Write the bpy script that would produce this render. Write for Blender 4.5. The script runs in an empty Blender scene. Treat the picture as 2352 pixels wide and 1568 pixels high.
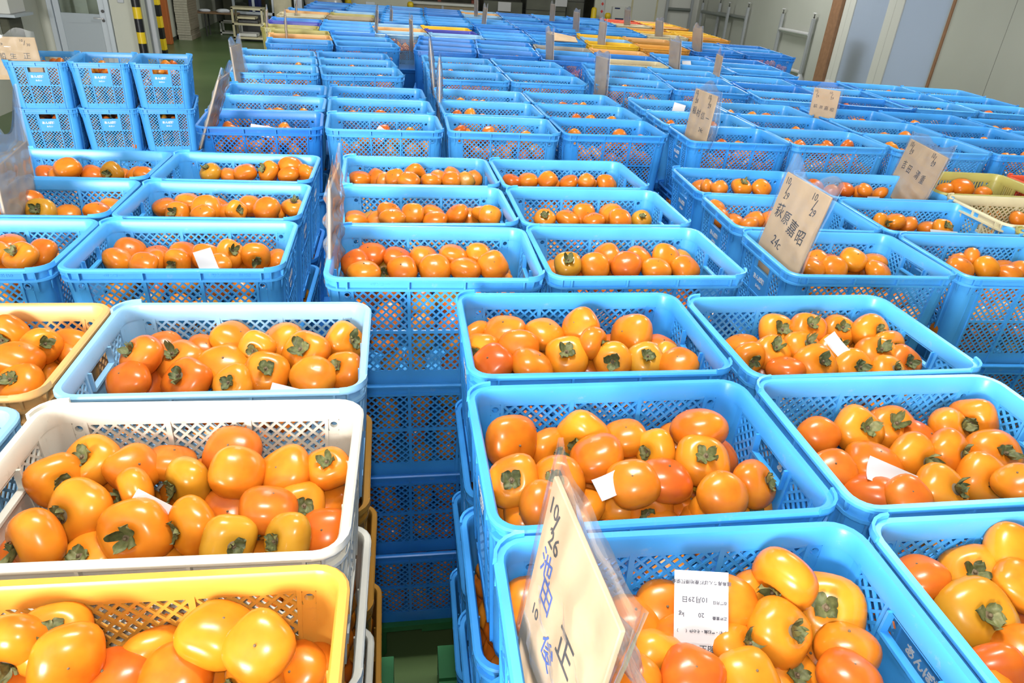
import bpy, math, random
from mathutils import Vector, Matrix, Euler

# ------------------------------------------------------------------ camera, world, light, exposure
scene = bpy.context.scene
COL = scene.collection
CAM_H = 1.98
cam_data = bpy.data.cameras.new('camera')
cam_data.sensor_fit = 'HORIZONTAL'
cam_data.sensor_width = 36.0
cam_data.lens = 1600.08 / 2352.0 * 36.0
cam_data.clip_start = 0.02
cam_data.clip_end = 200.0
camera = bpy.data.objects.new('camera', cam_data)
COL.objects.link(camera)
_p, _r, _y = math.radians(28.6396), math.radians(-4.1736), math.radians(-11.3)
_right = Vector((1, 0, 0))
_down = Vector((0, -math.sin(_p), -math.cos(_p)))
_fwd = Vector((0, math.cos(_p), -math.sin(_p)))
_r2 = _right * math.cos(_r) + _down * math.sin(_r)
_d2 = -_right * math.sin(_r) + _down * math.cos(_r)
_m = Matrix((_r2, -_d2, -_fwd)).transposed()
camera.matrix_world = Matrix.Translation((0, 0, CAM_H)) @ (Matrix.Rotation(_y, 3, 'Z') @ _m).to_4x4()
scene.camera = camera

world = bpy.data.worlds.new('daylight_sky')
scene.world = world
world.use_nodes = True
_bg = world.node_tree.nodes['Background']
_bg.inputs['Color'].default_value = (0.78, 0.88, 1.0, 1)
_bg.inputs['Strength'].default_value = 1.6

def area_light(name, loc, aim, sx, sy, power, color=(1, 1, 1)):
    d = bpy.data.lights.new(name, 'AREA')
    d.shape = 'RECTANGLE'
    d.size, d.size_y = sx, sy
    d.energy = power
    d.color = color
    o = bpy.data.objects.new(name, d)
    COL.objects.link(o)
    o.location = loc
    o.rotation_euler = (Vector(aim) - Vector(loc)).to_track_quat('-Z', 'Y').to_euler()
    return o

# daylight falling in through the open shutter behind the photographer
area_light('shutter_daylight', (-2.95, -3.85, 2.10), (-0.2, 4.0, 0.6), 1.75, 2.0, 660, (1.0, 0.98, 0.95))
# the camera's own flash
area_light('camera_flash', (-0.02, -0.06, 2.09), (0.5, 2.0, 1.2), 0.10, 0.07, 8, (1.0, 0.98, 0.95))
# unseen ceiling lamps added as a soft fill from above
for _i, (_x, _yy) in enumerate(((0.2, 1.5), (0.2, 7.0), (4.6, 4.0), (4.6, 10.0), (-2.2, 13.5), (3.0, 17.0), (7.5, 15.0))):
    area_light('ceiling_fill_light', (_x, _yy, 4.22), (_x, _yy, 0), 1.2, 0.22, 95, (1.0, 1.0, 0.96))

scene.view_settings.view_transform = 'Standard'
scene.view_settings.look = 'None'
scene.view_settings.gamma = 1.0
scene.view_settings.use_curve_mapping = False
scene.view_settings.exposure = 0.33
scene.cycles.use_adaptive_sampling = True
scene.cycles.adaptive_threshold = 0.1
scene.cycles.adaptive_min_samples = 16
scene.cycles.max_bounces = 4
scene.cycles.diffuse_bounces = 2
scene.cycles.glossy_bounces = 2
scene.cycles.transmission_bounces = 3
scene.cycles.transparent_max_bounces = 8
scene.cycles.caustics_reflective = False
scene.cycles.caustics_refractive = False

# ------------------------------------------------------------------ helpers
rnd = random.Random(7)
PI = math.pi

def prop(o, label=None, category=None, group=None, kind=None):
    if label: o['label'] = label
    if category: o['category'] = category
    if group: o['group'] = group
    if kind: o['kind'] = kind
    return o

def empty(name, loc=(0, 0, 0), rz=0.0, parent=None):
    o = bpy.data.objects.new(name, None)
    o.empty_display_size = 0.05
    COL.objects.link(o)
    o.location = loc
    o.rotation_euler = (0, 0, rz)
    if parent: o.parent = parent
    return o

def link(name, mesh, mat=None, parent=None, loc=None, rot=None, scale=None):
    o = bpy.data.objects.new(name, mesh)
    COL.objects.link(o)
    if mat is not None:
        if len(mesh.materials) == 0:
            mesh.materials.append(mat)
        elif mesh.materials[0] is not mat:
            o.material_slots[0].link = 'OBJECT'
            o.material_slots[0].material = mat
    if parent: o.parent = parent
    if loc is not None: o.location = loc
    if rot is not None: o.rotation_euler = rot
    if scale is not None: o.scale = scale
    return o

class MB:
    """collects faces, then becomes one mesh"""
    def __init__(s, xf=None):
        s.v, s.f, s.xf = [], [], xf
    def add(s, pts, faces):
        n = len(s.v)
        s.v += [tuple(p) for p in pts]
        s.f += [tuple(i + n for i in fc) for fc in faces]
        return s
    def hexa(s, p):
        return s.add(p, ((0, 3, 2, 1), (4, 5, 6, 7), (0, 1, 5, 4), (1, 2, 6, 5), (2, 3, 7, 6), (3, 0, 4, 7)))
    def box(s, x0, x1, y0, y1, z0, z1):
        return s.hexa([(x0, y0, z0), (x1, y0, z0), (x1, y1, z0), (x0, y1, z0), (x0, y0, z1), (x1, y0, z1), (x1, y1, z1), (x0, y1, z1)])
    def bevel_box(s, x0, x1, y0, y1, z0, z1, b=0.005):
        ring = [(x0 + b, y0), (x1 - b, y0), (x1, y0 + b), (x1, y1 - b), (x1 - b, y1), (x0 + b, y1), (x0, y1 - b), (x0, y0 + b)]
        cx, cy = (x0 + x1) / 2, (y0 + y1) / 2
        kx, ky = 1 - 2 * b / (x1 - x0), 1 - 2 * b / (y1 - y0)
        lv = []
        for z, k in ((z0, 1), (z0 + b, 0), (z1 - b, 0), (z1, 1)):
            lv.append([((cx + (x - cx) * kx, cy + (y - cy) * ky, z) if k else (x, y, z)) for x, y in ring])
        pts = sum(lv, [])
        fc = [tuple(range(7, -1, -1)), tuple(range(24, 32))]
        for k in range(3):
            for i in range(8):
                j = (i + 1) % 8
                fc.append((k * 8 + i, k * 8 + j, k * 8 + 8 + j, k * 8 + 8 + i))
        return s.add(pts, fc)
    def tube(s, p, q, r, n=10, r2=None, cap=True):
        p, q = Vector(p), Vector(q)
        r2 = r if r2 is None else r2
        a = (q - p).normalized()
        u = a.orthogonal().normalized()
        w = a.cross(u)
        pts = []
        for c, rr in ((p, r), (q, r2)):
            for i in range(n):
                t = 2 * PI * i / n
                pts.append(c + (u * math.cos(t) + w * math.sin(t)) * rr)
        fc = [(i, (i + 1) % n, n + (i + 1) % n, n + i) for i in range(n)]
        if cap:
            fc += [tuple(range(n - 1, -1, -1)), tuple(range(n, 2 * n))]
        return s.add(pts, fc)
    def lathe(s, prof, n=16, cx=0, cy=0):
        pts, fc = [], []
        for r, z in prof:
            for i in range(n):
                t = 2 * PI * i / n
                pts.append((cx + r * math.cos(t), cy + r * math.sin(t), z))
        for k in range(len(prof) - 1):
            for i in range(n):
                j = (i + 1) % n
                fc.append((k * n + i, k * n + j, k * n + n + j, k * n + n + i))
        return s.add(pts, fc)
    def bar2(s, p, q, hw, d0, d1, place, ends=False):
        """flat bar in a wall plane from p to q (s,z), half width hw, from offset d0 to d1"""
        (a, b), (c, d) = p, q
        l = math.hypot(c - a, d - b)
        nx, nz = -(d - b) / l * hw, (c - a) / l * hw
        pts = []
        for off in (d0, d1):
            for x, z in ((a - nx, b - nz), (c - nx, d - nz), (c + nx, d + nz), (a + nx, b + nz)):
                pts.append(place(x, off, z))
        fc = [(0, 3, 2, 1), (4, 5, 6, 7), (0, 1, 5, 4), (2, 3, 7, 6)]
        if ends: fc += [(1, 2, 6, 5), (3, 0, 4, 7)]
        return s.add(pts, fc)
    def mesh(s, name, smooth=False, angle=None):
        m = bpy.data.meshes.new(name)
        v = [s.xf(p) for p in s.v] if s.xf else s.v
        m.from_pydata(v, [], s.f)
        if smooth:
            m.polygons.foreach_set('use_smooth', [True] * len(m.polygons))
            if angle: m.set_sharp_from_angle(angle=math.radians(angle))
        m.update()
        return m
    def obj(s, name, mat, parent=None, loc=None, rot=None, smooth=False, angle=None):
        return link(name, s.mesh(name, smooth, angle), mat, parent, loc, rot)

# ------------------------------------------------------------------ materials
def new_mat(name):
    m = bpy.data.materials.new(name)
    m.use_nodes = True
    nt = m.node_tree
    return m, nt, nt.nodes['Principled BSDF']

def N(nt, typ, **kw):
    n = nt.nodes.new(typ)
    for k, v in kw.items():
        if k in n.inputs: n.inputs[k].default_value = v
        else: setattr(n, k, v)
    return n

def ramp(nt, fac, stops):
    r = nt.nodes.new('ShaderNodeValToRGB')
    el = r.color_ramp.elements
    while len(el) < len(stops): el.new(0.5)
    for e, (p, c) in zip(el, stops):
        e.position = p
        e.color = (c[0], c[1], c[2], 1)
    nt.links.new(fac, r.inputs['Fac'])
    return r

def lin(*rgb):
    return tuple(((c / 255) / 12.92 if c / 255 <= 0.04045 else ((c / 255 + 0.055) / 1.055) ** 2.4) for c in rgb)

def plain(name, col, rough=0.5, metal=0.0, noise=0.0, scale=6.0, spec=0.5):
    m, nt, b = new_mat(name)
    b.inputs['Roughness'].default_value = rough
    b.inputs['Metallic'].default_value = metal
    b.inputs['Specular IOR Level'].default_value = spec
    if noise:
        tc = N(nt, 'ShaderNodeTexCoord')
        nz = N(nt, 'ShaderNodeTexNoise', Scale=scale, Detail=5.0)
        nt.links.new(tc.outputs['Object'], nz.inputs['Vector'])
        d = tuple(c * (1 - noise) for c in col); u = tuple(min(1, c * (1 + noise * 0.6)) for c in col)
        r = ramp(nt, nz.outputs['Fac'], ((0.3, d), (0.7, u)))
        nt.links.new(r.outputs['Color'], b.inputs['Base Color'])
    else:
        b.inputs['Base Color'].default_value = (*col, 1)
    return m

def plastic(name, col, wear=0.25, dirt=(0.25, 0.2, 0.15), rough=0.34):
    """moulded crate plastic: base colour, faint mottling, scuffs and dirt specks"""
    m, nt, b = new_mat(name)
    tc = N(nt, 'ShaderNodeTexCoord')
    n1 = N(nt, 'ShaderNodeTexNoise', Scale=5.0, Detail=4.0)
    nt.links.new(tc.outputs['Object'], n1.inputs['Vector'])
    d = tuple(c * 0.9 for c in col); u = tuple(min(1, c * 1.06 + 0.004) for c in col)
    r1 = ramp(nt, n1.outputs['Fac'], ((0.35, d), (0.65, u)))
    n2 = N(nt, 'ShaderNodeTexNoise', Scale=38.0, Detail=8.0, Roughness=0.7)
    nt.links.new(tc.outputs['Object'], n2.inputs['Vector'])
    r2 = ramp(nt, n2.outputs['Fac'], ((0.60, (0, 0, 0)), (0.76, (wear, wear, wear))))
    mx = N(nt, 'ShaderNodeMix', data_type='RGBA')
    nt.links.new(r2.outputs['Color'], mx.inputs['Factor'])
    nt.links.new(r1.outputs['Color'], mx.inputs['A'])
    mx.inputs['B'].default_value = (*dirt, 1)
    nt.links.new(mx.outputs['Result'], b.inputs['Base Color'])
    b.inputs['Roughness'].default_value = rough
    b.inputs['Specular IOR Level'].default_value = 0.5
    bp = N(nt, 'ShaderNodeBump', Strength=0.06, Distance=0.002)
    nt.links.new(n2.outputs['Fac'], bp.inputs['Height'])
    nt.links.new(bp.outputs['Normal'], b.inputs['Normal'])
    return m

MAT = {}
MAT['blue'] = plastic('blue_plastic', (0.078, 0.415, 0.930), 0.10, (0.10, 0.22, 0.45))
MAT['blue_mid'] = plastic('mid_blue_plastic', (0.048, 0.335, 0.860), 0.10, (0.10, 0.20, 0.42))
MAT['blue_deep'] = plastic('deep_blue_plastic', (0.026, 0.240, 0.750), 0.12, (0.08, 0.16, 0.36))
MAT['blue_rim'] = plastic('blue_rim_plastic', (0.085, 0.420, 0.920), 0.55, (0.34, 0.47, 0.60))
MAT['blue_mid_rim'] = plastic('mid_blue_rim_plastic', (0.055, 0.345, 0.850), 0.55, (0.30, 0.42, 0.56))
MAT['blue_deep_rim'] = plastic('deep_blue_rim_plastic', (0.028, 0.225, 0.700), 0.5, (0.24, 0.34, 0.48))
MAT['pale_blue'] = plastic('pale_blue_plastic', (0.270, 0.520, 0.780), 0.45, (0.20, 0.22, 0.22))
MAT['white'] = plastic('white_plastic', (0.620, 0.590, 0.510), 0.55, (0.34, 0.30, 0.23))
MAT['yellow'] = plastic('amber_plastic', (0.740, 0.340, 0.050), 0.40, (0.36, 0.20, 0.09))
MAT['peach'] = plastic('peach_plastic', (0.740, 0.410, 0.150), 0.45, (0.30, 0.18, 0.10))
MAT['mustard'] = plastic('mustard_plastic', (0.440, 0.210, 0.030), 0.50, (0.14, 0.08, 0.03))
MAT['lemon'] = plastic('lemon_yellow_plastic', (0.860, 0.520, 0.025), 0.35, (0.38, 0.22, 0.05))
MAT['olive'] = plastic('olive_plastic', (0.420, 0.380, 0.110), 0.50, (0.18, 0.15, 0.07))
MAT['beige'] = plastic('beige_plastic', (0.620, 0.560, 0.360), 0.50, (0.28, 0.24, 0.16))
MAT['tan'] = plastic('tan_plastic', (0.370, 0.290, 0.180), 0.50, (0.18, 0.14, 0.10))
MAT['red'] = plastic('red_plastic', (0.720, 0.090, 0.035), 0.35, (0.25, 0.10, 0.06))
MAT['grey'] = plastic('grey_plastic', (0.300, 0.300, 0.280), 0.50, (0.14, 0.14, 0.13))
MAT['violet'] = plastic('violet_blue_plastic', (0.060, 0.070, 0.420), 0.25, (0.10, 0.10, 0.25))
MAT['green'] = plastic('green_pallet_plastic', (0.020, 0.150, 0.045), 0.35, (0.06, 0.08, 0.05), 0.5)
MAT['logo'] = plain('white_logo_print', (0.85, 0.87, 0.9), 0.5)
MAT['ink'] = plain('marker_ink', (0.020, 0.022, 0.030), 0.5)
MAT['blue_ink'] = plain('blue_marker_ink', (0.030, 0.090, 0.420), 0.5)
MAT['print'] = plain('grey_print', (0.07, 0.07, 0.09), 0.6)
MAT['print_band'] = plain('pale_grey_print', (0.52, 0.52, 0.54), 0.6)
MAT['paper'] = plain('white_paper', (0.60, 0.59, 0.61), 0.7)
MAT['steel'] = plain('galvanised_steel', (0.44, 0.46, 0.49), 0.35, 0.15)
MAT['chrome'] = plain('bright_steel', (0.80, 0.80, 0.82), 0.2, 0.4)
MAT['pipe'] = plain('grey_painted_pipe', (0.22, 0.24, 0.23), 0.3, 0.3)
MAT['alu'] = plain('aluminium_frame', (0.52, 0.57, 0.62), 0.4, 0.2)
MAT['door_panel'] = plain('door_panel_grey', (0.40, 0.45, 0.49), 0.5)
MAT['cream'] = plain('cream_paint', (0.62, 0.61, 0.50), 0.6, noise=0.05)
MAT['offwhite'] = plain('off_white_paint', (0.70, 0.70, 0.66), 0.55)
MAT['brown'] = plain('brown_wood_trim', (0.34, 0.18, 0.10), 0.55, noise=0.15, scale=12)
MAT['table_wood'] = plain('table_wood', (0.32, 0.19, 0.10), 0.5, noise=0.2, scale=9)
MAT['orange_paint'] = plain('rust_orange_paint', (0.48, 0.13, 0.03), 0.5)
MAT['safety_yellow'] = plain('safety_yellow', (0.86, 0.60, 0.02), 0.35)
MAT['black'] = plain('black_rubber', (0.012, 0.012, 0.014), 0.4)
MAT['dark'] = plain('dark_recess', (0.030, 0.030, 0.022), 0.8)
MAT['dark_olive'] = plain('dark_olive_surface', (0.085, 0.085, 0.055), 0.6, noise=0.3, scale=3)
MAT['carton'] = plain('stacked_carton', (0.56, 0.52, 0.42), 0.8, noise=0.12, scale=20)
MAT['carton_side'] = plain('carton_edges', (0.30, 0.25, 0.18), 0.9, noise=0.35, scale=60)
MAT['steel_dark'] = plain('dark_machine', (0.06, 0.06, 0.06), 0.4)
MAT['grey_bag'] = plain('grey_plastic_sheet', (0.40, 0.40, 0.40), 0.25)
MAT['red_ink'] = plain('red_print', (0.70, 0.06, 0.05), 0.5)
MAT['navy_label'] = plain('navy_label', (0.03, 0.05, 0.14), 0.5)
MAT['red_brown'] = plain('red_brown_beam', (0.24, 0.05, 0.02), 0.5)
MAT['bag_white'] = plain('white_polythene', (0.74, 0.78, 0.84), 0.35)

def cardboard():
    m, nt, b = new_mat('corrugated_cardboard')
    tc = N(nt, 'ShaderNodeTexCoord')
    n1 = N(nt, 'ShaderNodeTexNoise', Scale=14.0, Detail=6.0)
    nt.links.new(tc.outputs['Object'], n1.inputs['Vector'])
    r = ramp(nt, n1.outputs['Fac'], ((0.3, (0.53, 0.365, 0.215)), (0.7, (0.62, 0.445, 0.275))))
    nt.links.new(r.outputs['Color'], b.inputs['Base Color'])
    b.inputs['Roughness'].default_value = 0.75
    return m
MAT['card'] = cardboard()

def film(name='clear_polythene', body=0.05, edge=0.38):
    m = bpy.data.materials.new(name)
    m.use_nodes = True
    nt = m.node_tree
    nt.nodes.clear()
    out = N(nt, 'ShaderNodeOutputMaterial')
    tr = N(nt, 'ShaderNodeBsdfTransparent')
    tr.inputs['Color'].default_value = (0.99, 0.99, 0.995, 1)
    gl = N(nt, 'ShaderNodeBsdfGlossy', Roughness=0.09)
    df = N(nt, 'ShaderNodeBsdfDiffuse')
    df.inputs['Color'].default_value = (0.80, 0.82, 0.86, 1)
    lw = N(nt, 'ShaderNodeLayerWeight', Blend=0.22)
    m1 = N(nt, 'ShaderNodeMixShader'); m2 = N(nt, 'ShaderNodeMixShader')
    m1.inputs[0].default_value = body
    nt.links.new(tr.outputs[0], m1.inputs[1]); nt.links.new(df.outputs[0], m1.inputs[2])
    mr = N(nt, 'ShaderNodeMapRange')
    mr.inputs['To Min'].default_value = 0.02; mr.inputs['To Max'].default_value = edge
    nt.links.new(lw.outputs['Fresnel'], mr.inputs['Value'])
    nt.links.new(mr.outputs['Result'], m2.inputs[0])
    nt.links.new(m1.outputs[0], m2.inputs[1]); nt.links.new(gl.outputs[0], m2.inputs[2])
    nt.links.new(m2.outputs[0], out.inputs['Surface'])
    return m
MAT['film'] = film()
MAT['film_loose'] = film('loose_polythene', 0.20, 0.70)

def glass(name, tint=(0.8, 0.85, 0.85)):
    m = bpy.data.materials.new(name)
    m.use_nodes = True
    nt = m.node_tree
    nt.nodes.clear()
    out = N(nt, 'ShaderNodeOutputMaterial')
    tr = N(nt, 'ShaderNodeBsdfTransparent'); tr.inputs['Color'].default_value = (*tint, 1)
    gl = N(nt, 'ShaderNodeBsdfGlossy', Roughness=0.02)
    mx = N(nt, 'ShaderNodeMixShader')
    fr = N(nt, 'ShaderNodeFresnel', IOR=1.5)
    nt.links.new(fr.outputs[0], mx.inputs[0]); nt.links.new(tr.outputs[0], mx.inputs[1]); nt.links.new(gl.outputs[0], mx.inputs[2])
    nt.links.new(mx.outputs[0], out.inputs['Surface'])
    return m
MAT['glass'] = glass('clear_glass')

def frosted():
    m = bpy.data.materials.new('frosted_glass')
    m.use_nodes = True
    nt = m.node_tree
    nt.nodes.clear()
    out = N(nt, 'ShaderNodeOutputMaterial')
    tl = N(nt, 'ShaderNodeBsdfTranslucent'); tl.inputs['Color'].default_value = (0.68, 0.73, 0.80, 1)
    df = N(nt, 'ShaderNodeBsdfDiffuse'); df.inputs['Color'].default_value = (0.58, 0.62, 0.67, 1)
    gl = N(nt, 'ShaderNodeBsdfGlossy', Roughness=0.25)
    m1 = N(nt, 'ShaderNodeMixShader'); m1.inputs[0].default_value = 0.35
    m2 = N(nt, 'ShaderNodeMixShader'); m2.inputs[0].default_value = 0.12
    nt.links.new(tl.outputs[0], m1.inputs[1]); nt.links.new(df.outputs[0], m1.inputs[2])
    nt.links.new(m1.outputs[0], m2.inputs[1]); nt.links.new(gl.outputs[0], m2.inputs[2])
    nt.links.new(m2.outputs[0], out.inputs['Surface'])
    return m
MAT['frosted'] = frosted()

def floor_mat():
    m, nt, b = new_mat('green_epoxy_floor')
    tc = N(nt, 'ShaderNodeTexCoord')
    n1 = N(nt, 'ShaderNodeTexNoise', Scale=0.9, Detail=6.0)
    nt.links.new(tc.outputs['Object'], n1.inputs['Vector'])
    r = ramp(nt, n1.outputs['Fac'], ((0.3, (0.060, 0.110, 0.035)), (0.7, (0.105, 0.160, 0.060))))
    nt.links.new(r.outputs['Color'], b.inputs['Base Color'])
    b.inputs['Roughness'].default_value = 0.32
    return m
MAT['floor'] = floor_mat()

def wall_mat(name, col, scale=0.7):
    m, nt, b = new_mat(name)
    tc = N(nt, 'ShaderNodeTexCoord')
    n1 = N(nt, 'ShaderNodeTexNoise', Scale=scale, Detail=5.0)
    nt.links.new(tc.outputs['Object'], n1.inputs['Vector'])
    r = ramp(nt, n1.outputs['Fac'], ((0.3, tuple(c * 0.94 for c in col)), (0.7, tuple(min(1, c * 1.03) for c in col))))
    nt.links.new(r.outputs['Color'], b.inputs['Base Color'])
    b.inputs['Roughness'].default_value = 0.55
    return m
MAT['wall'] = wall_mat('painted_wall', (0.57, 0.58, 0.50))
MAT['wall_panel'] = wall_mat('insulated_wall_panel', (0.52, 0.53, 0.48))
MAT['ceiling'] = wall_mat('ceiling_panel', (0.70, 0.70, 0.68))

def fruit_mat(name, low, mid, high):
    """persimmon skin: warm gradient from tip to shoulder, blotches, fine dark scratches, bloom"""
    m, nt, b = new_mat(name)
    tc = N(nt, 'ShaderNodeTexCoord')
    oi = N(nt, 'ShaderNodeObjectInfo')
    add = N(nt, 'ShaderNodeVectorMath', operation='MULTIPLY_ADD')
    cmb = N(nt, 'ShaderNodeCombineXYZ')
    nt.links.new(oi.outputs['Random'], cmb.inputs[0]); nt.links.new(oi.outputs['Random'], cmb.inputs[2])
    nt.links.new(cmb.outputs[0], add.inputs[0]); add.inputs[1].default_value = (37, 11, 53)
    nt.links.new(tc.outputs['Object'], add.inputs[2])
    n1 = N(nt, 'ShaderNodeTexNoise', Scale=1.1, Detail=3.0)
    nt.links.new(add.outputs[0], n1.inputs['Vector'])
    sep = N(nt, 'ShaderNodeSeparateXYZ'); nt.links.new(tc.outputs['Object'], sep.inputs[0])
    ma = N(nt, 'ShaderNodeMath', operation='MULTIPLY_ADD'); ma.inputs[1].default_value = 0.16
    nt.links.new(sep.outputs['Z'], ma.inputs[0]); nt.links.new(n1.outputs['Fac'], ma.inputs[2])
    mb_ = N(nt, 'ShaderNodeMath', operation='MULTIPLY_ADD'); mb_.inputs[1].default_value = 0.34; 
    nt.links.new(oi.outputs['Random'], mb_.inputs[0]); nt.links.new(ma.outputs[0], mb_.inputs[2])
    r = ramp(nt, mb_.outputs[0], ((0.34, low), (0.66, mid), (0.98, high)))
    n2 = N(nt, 'ShaderNodeTexNoise', Scale=9.0, Detail=9.0, Roughness=0.75)
    nt.links.new(add.outputs[0], n2.inputs['Vector'])
    r2 = ramp(nt, n2.outputs['Fac'], ((0.685, (0, 0, 0)), (0.72, (0.75, 0.75, 0.75))))
    mx = N(nt, 'ShaderNodeMix', data_type='RGBA')
    nt.links.new(r2.outputs['Color'], mx.inputs['Factor']); nt.links.new(r.outputs['Color'], mx.inputs['A'])
    mx.inputs['B'].default_value = (0.10, 0.03, 0.008, 1)
    nt.links.new(mx.outputs['Result'], b.inputs['Base Color'])
    b.inputs['Roughness'].default_value = 0.24
    b.inputs['Specular IOR Level'].default_value = 0.36
    return m
MAT['f_o'] = fruit_mat('persimmon_skin_orange', (0.60, 0.135, 0.009), (0.70, 0.200, 0.012), (0.75, 0.265, 0.019))
MAT['f_r'] = fruit_mat('persimmon_skin_red', (0.56, 0.095, 0.011), (0.65, 0.142, 0.012), (0.70, 0.195, 0.018))
MAT['f_y'] = fruit_mat('persimmon_skin_yellow', (0.66, 0.175, 0.009), (0.72, 0.240, 0.013), (0.77, 0.300, 0.019))
MAT['f_g'] = fruit_mat('persimmon_skin_greenish', (0.42, 0.165, 0.009), (0.52, 0.225, 0.014), (0.60, 0.290, 0.024))

def fruit_bulk_mat():
    m, nt, b = new_mat('persimmon_skin_bulk')
    at = N(nt, 'ShaderNodeAttribute', attribute_name='hue')
    r = ramp(nt, at.outputs['Fac'], ((0.0, (0.60, 0.115, 0.009)), (0.5, (0.70, 0.195, 0.012)), (0.9, (0.75, 0.265, 0.019)), (1.0, (0.52, 0.225, 0.02))))
    nt.links.new(r.outputs['Color'], b.inputs['Base Color'])
    b.inputs['Roughness'].default_value = 0.32
    return m
MAT['f_bulk'] = fruit_bulk_mat()

def sepal_mat():
    m, nt, b = new_mat('persimmon_sepal')
    tc = N(nt, 'ShaderNodeTexCoord'); oi = N(nt, 'ShaderNodeObjectInfo')
    n1 = N(nt, 'ShaderNodeTexNoise', Scale=5.0, Detail=6.0)
    nt.links.new(tc.outputs['Object'], n1.inputs['Vector'])
    ma = N(nt, 'ShaderNodeMath', operation='MULTIPLY_ADD'); ma.inputs[1].default_value = 0.25
    nt.links.new(oi.outputs['Random'], ma.inputs[0]); nt.links.new(n1.outputs['Fac'], ma.inputs[2])
    r = ramp(nt, ma.outputs[0], ((0.35, (0.052, 0.055, 0.018)), (0.62, (0.130, 0.142, 0.045)), (0.9, (0.250, 0.230, 0.095))))
    nt.links.new(r.outputs['Color'], b.inputs['Base Color'])
    b.inputs['Roughness'].default_value = 0.6
    return m
MAT['sepal'] = sepal_mat()
MAT['stem'] = plain('persimmon_stem', (0.16, 0.11, 0.06), 0.7)

def text_mesh(name, body, size, extrude=0.0, shear=0.0, align='CENTER', bold=0.0):
    c = bpy.data.curves.new(name, 'FONT')
    c.body = body
    c.size = size
    c.extrude = extrude
    c.shear = shear
    c.offset = bold
    c.align_x = align
    c.align_y = 'CENTER'
    c.resolution_u = 2
    o = bpy.data.objects.new(name, c)
    COL.objects.link(o)
    dg = bpy.context.evaluated_depsgraph_get()
    dg.update()
    m = bpy.data.meshes.new_from_object(o.evaluated_get(dg))
    m.name = name
    bpy.data.objects.remove(o)
    bpy.data.curves.remove(c)
    return m
# lettering meshes, made while the scene is still small
TXT = {}
def T(key, *a, **k): TXT[key] = text_mesh(key, *a, **k)
T('logo_a', 'あんぽ柿', 0.0185, 0.0002, 0.0, bold=0.0006)
T('logo_b', 'みらい', 0.0125, 0.0002, bold=0.0004)
T('emboss_a', 'サンテナー BH50', 0.012, 0.0005)
T('emboss_b', '<サンコー>', 0.009, 0.0005)
for _k, _b, _s in (('10', '10', .036), ('29', '29', .036), ('26', '26', .040), ('28', '28', .036), ('30', '30', .036), ('slash', '/', .050), ('24c', '24c', .040), ('k1', '萩', .042), ('k2', '原', .042), ('k3', '嘉', .042), ('k4', '昭', .042),
                   ('i1', '稲', .042), ('i2', '村', .042), ('i3', '信', .042), ('i4', '一', .042), ('y1', '吉', .042), ('y2', '田', .042), ('y3', '清', .042), ('y4', '重', .042), ('fu1', '船', .055), ('fu2', '生', .055), ('p1', '池', .046), ('p2', '田', .046), ('p3', '俊', .046), ('p4', '正', .046)):
    T(_k, _b, _s, 0.0002, 0.10, bold=0.0)
for _k, _b, _s in (('s1', '原料責任票', .0120), ('s2', '一個ずつ必ずコンテナへ入れてください', .0038), ('s3', 'コード番号', .0046), ('s4', '69-0602001', .0084), ('s5', '氏名', .0050), ('s6', '船生    正', .0098),
                   ('s7', '品種', .0046), ('s8', '蜂屋柿・平核無・その他（　　）', .0046), ('s9', '正味重量', .0046), ('s10', '20        kg', .0078), ('s11', '収穫月日', .0046), ('s12', '10月29日', .0084), ('s13', '福島県あんぽ柿産地振興協会', .0058)):
    T(_k, _b, _s, 0.0, 0.0, bold=0.00012)

# ------------------------------------------------------------------ the room
WL, WR, WB, WF, CEIL = -4.43, 9.35, 22.0, -4.2, 4.4
def struct(name, mb, mat, label, category, **k):
    return prop(mb.obj(name, mat, **k), label, category, kind='structure')

struct('floor', MB().box(WL - 0.2, WR + 0.2, WF - 0.2, 27.0, -0.12, 0.0), MAT['floor'], 'glossy green epoxy floor of the sorting hall', 'floor')
struct('ceiling', MB().box(WL - 0.2, WR + 0.2, WF - 0.2, 27.0, CEIL, CEIL + 0.1), MAT['ceiling'], 'pale ceiling of the sorting hall', 'ceiling')
struct('wall_left', MB().box(WL - 0.15, WL, WF - 0.2, 27.0, 0.0, CEIL), MAT['wall'], 'cream painted left wall behind the carton stack', 'wall')
struct('baseboard_left', MB().box(WL, WL + 0.015, 16.75, 17.6, 0.0, 0.07), MAT['dark'], 'dark baseboard strip along the left wall', 'baseboard')
# wall behind the photographer with the open shutter
mb = MB()
mb.box(WL, -3.9, WF - 0.15, WF, 0, CEIL).box(-2.0, WR, WF - 0.15, WF, 0, CEIL).box(-3.9, -2.0, WF - 0.15, WF, 3.15, CEIL)
struct('wall_front', mb, MAT['wall_panel'], 'panel wall with the open shutter behind the photographer', 'wall')
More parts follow.
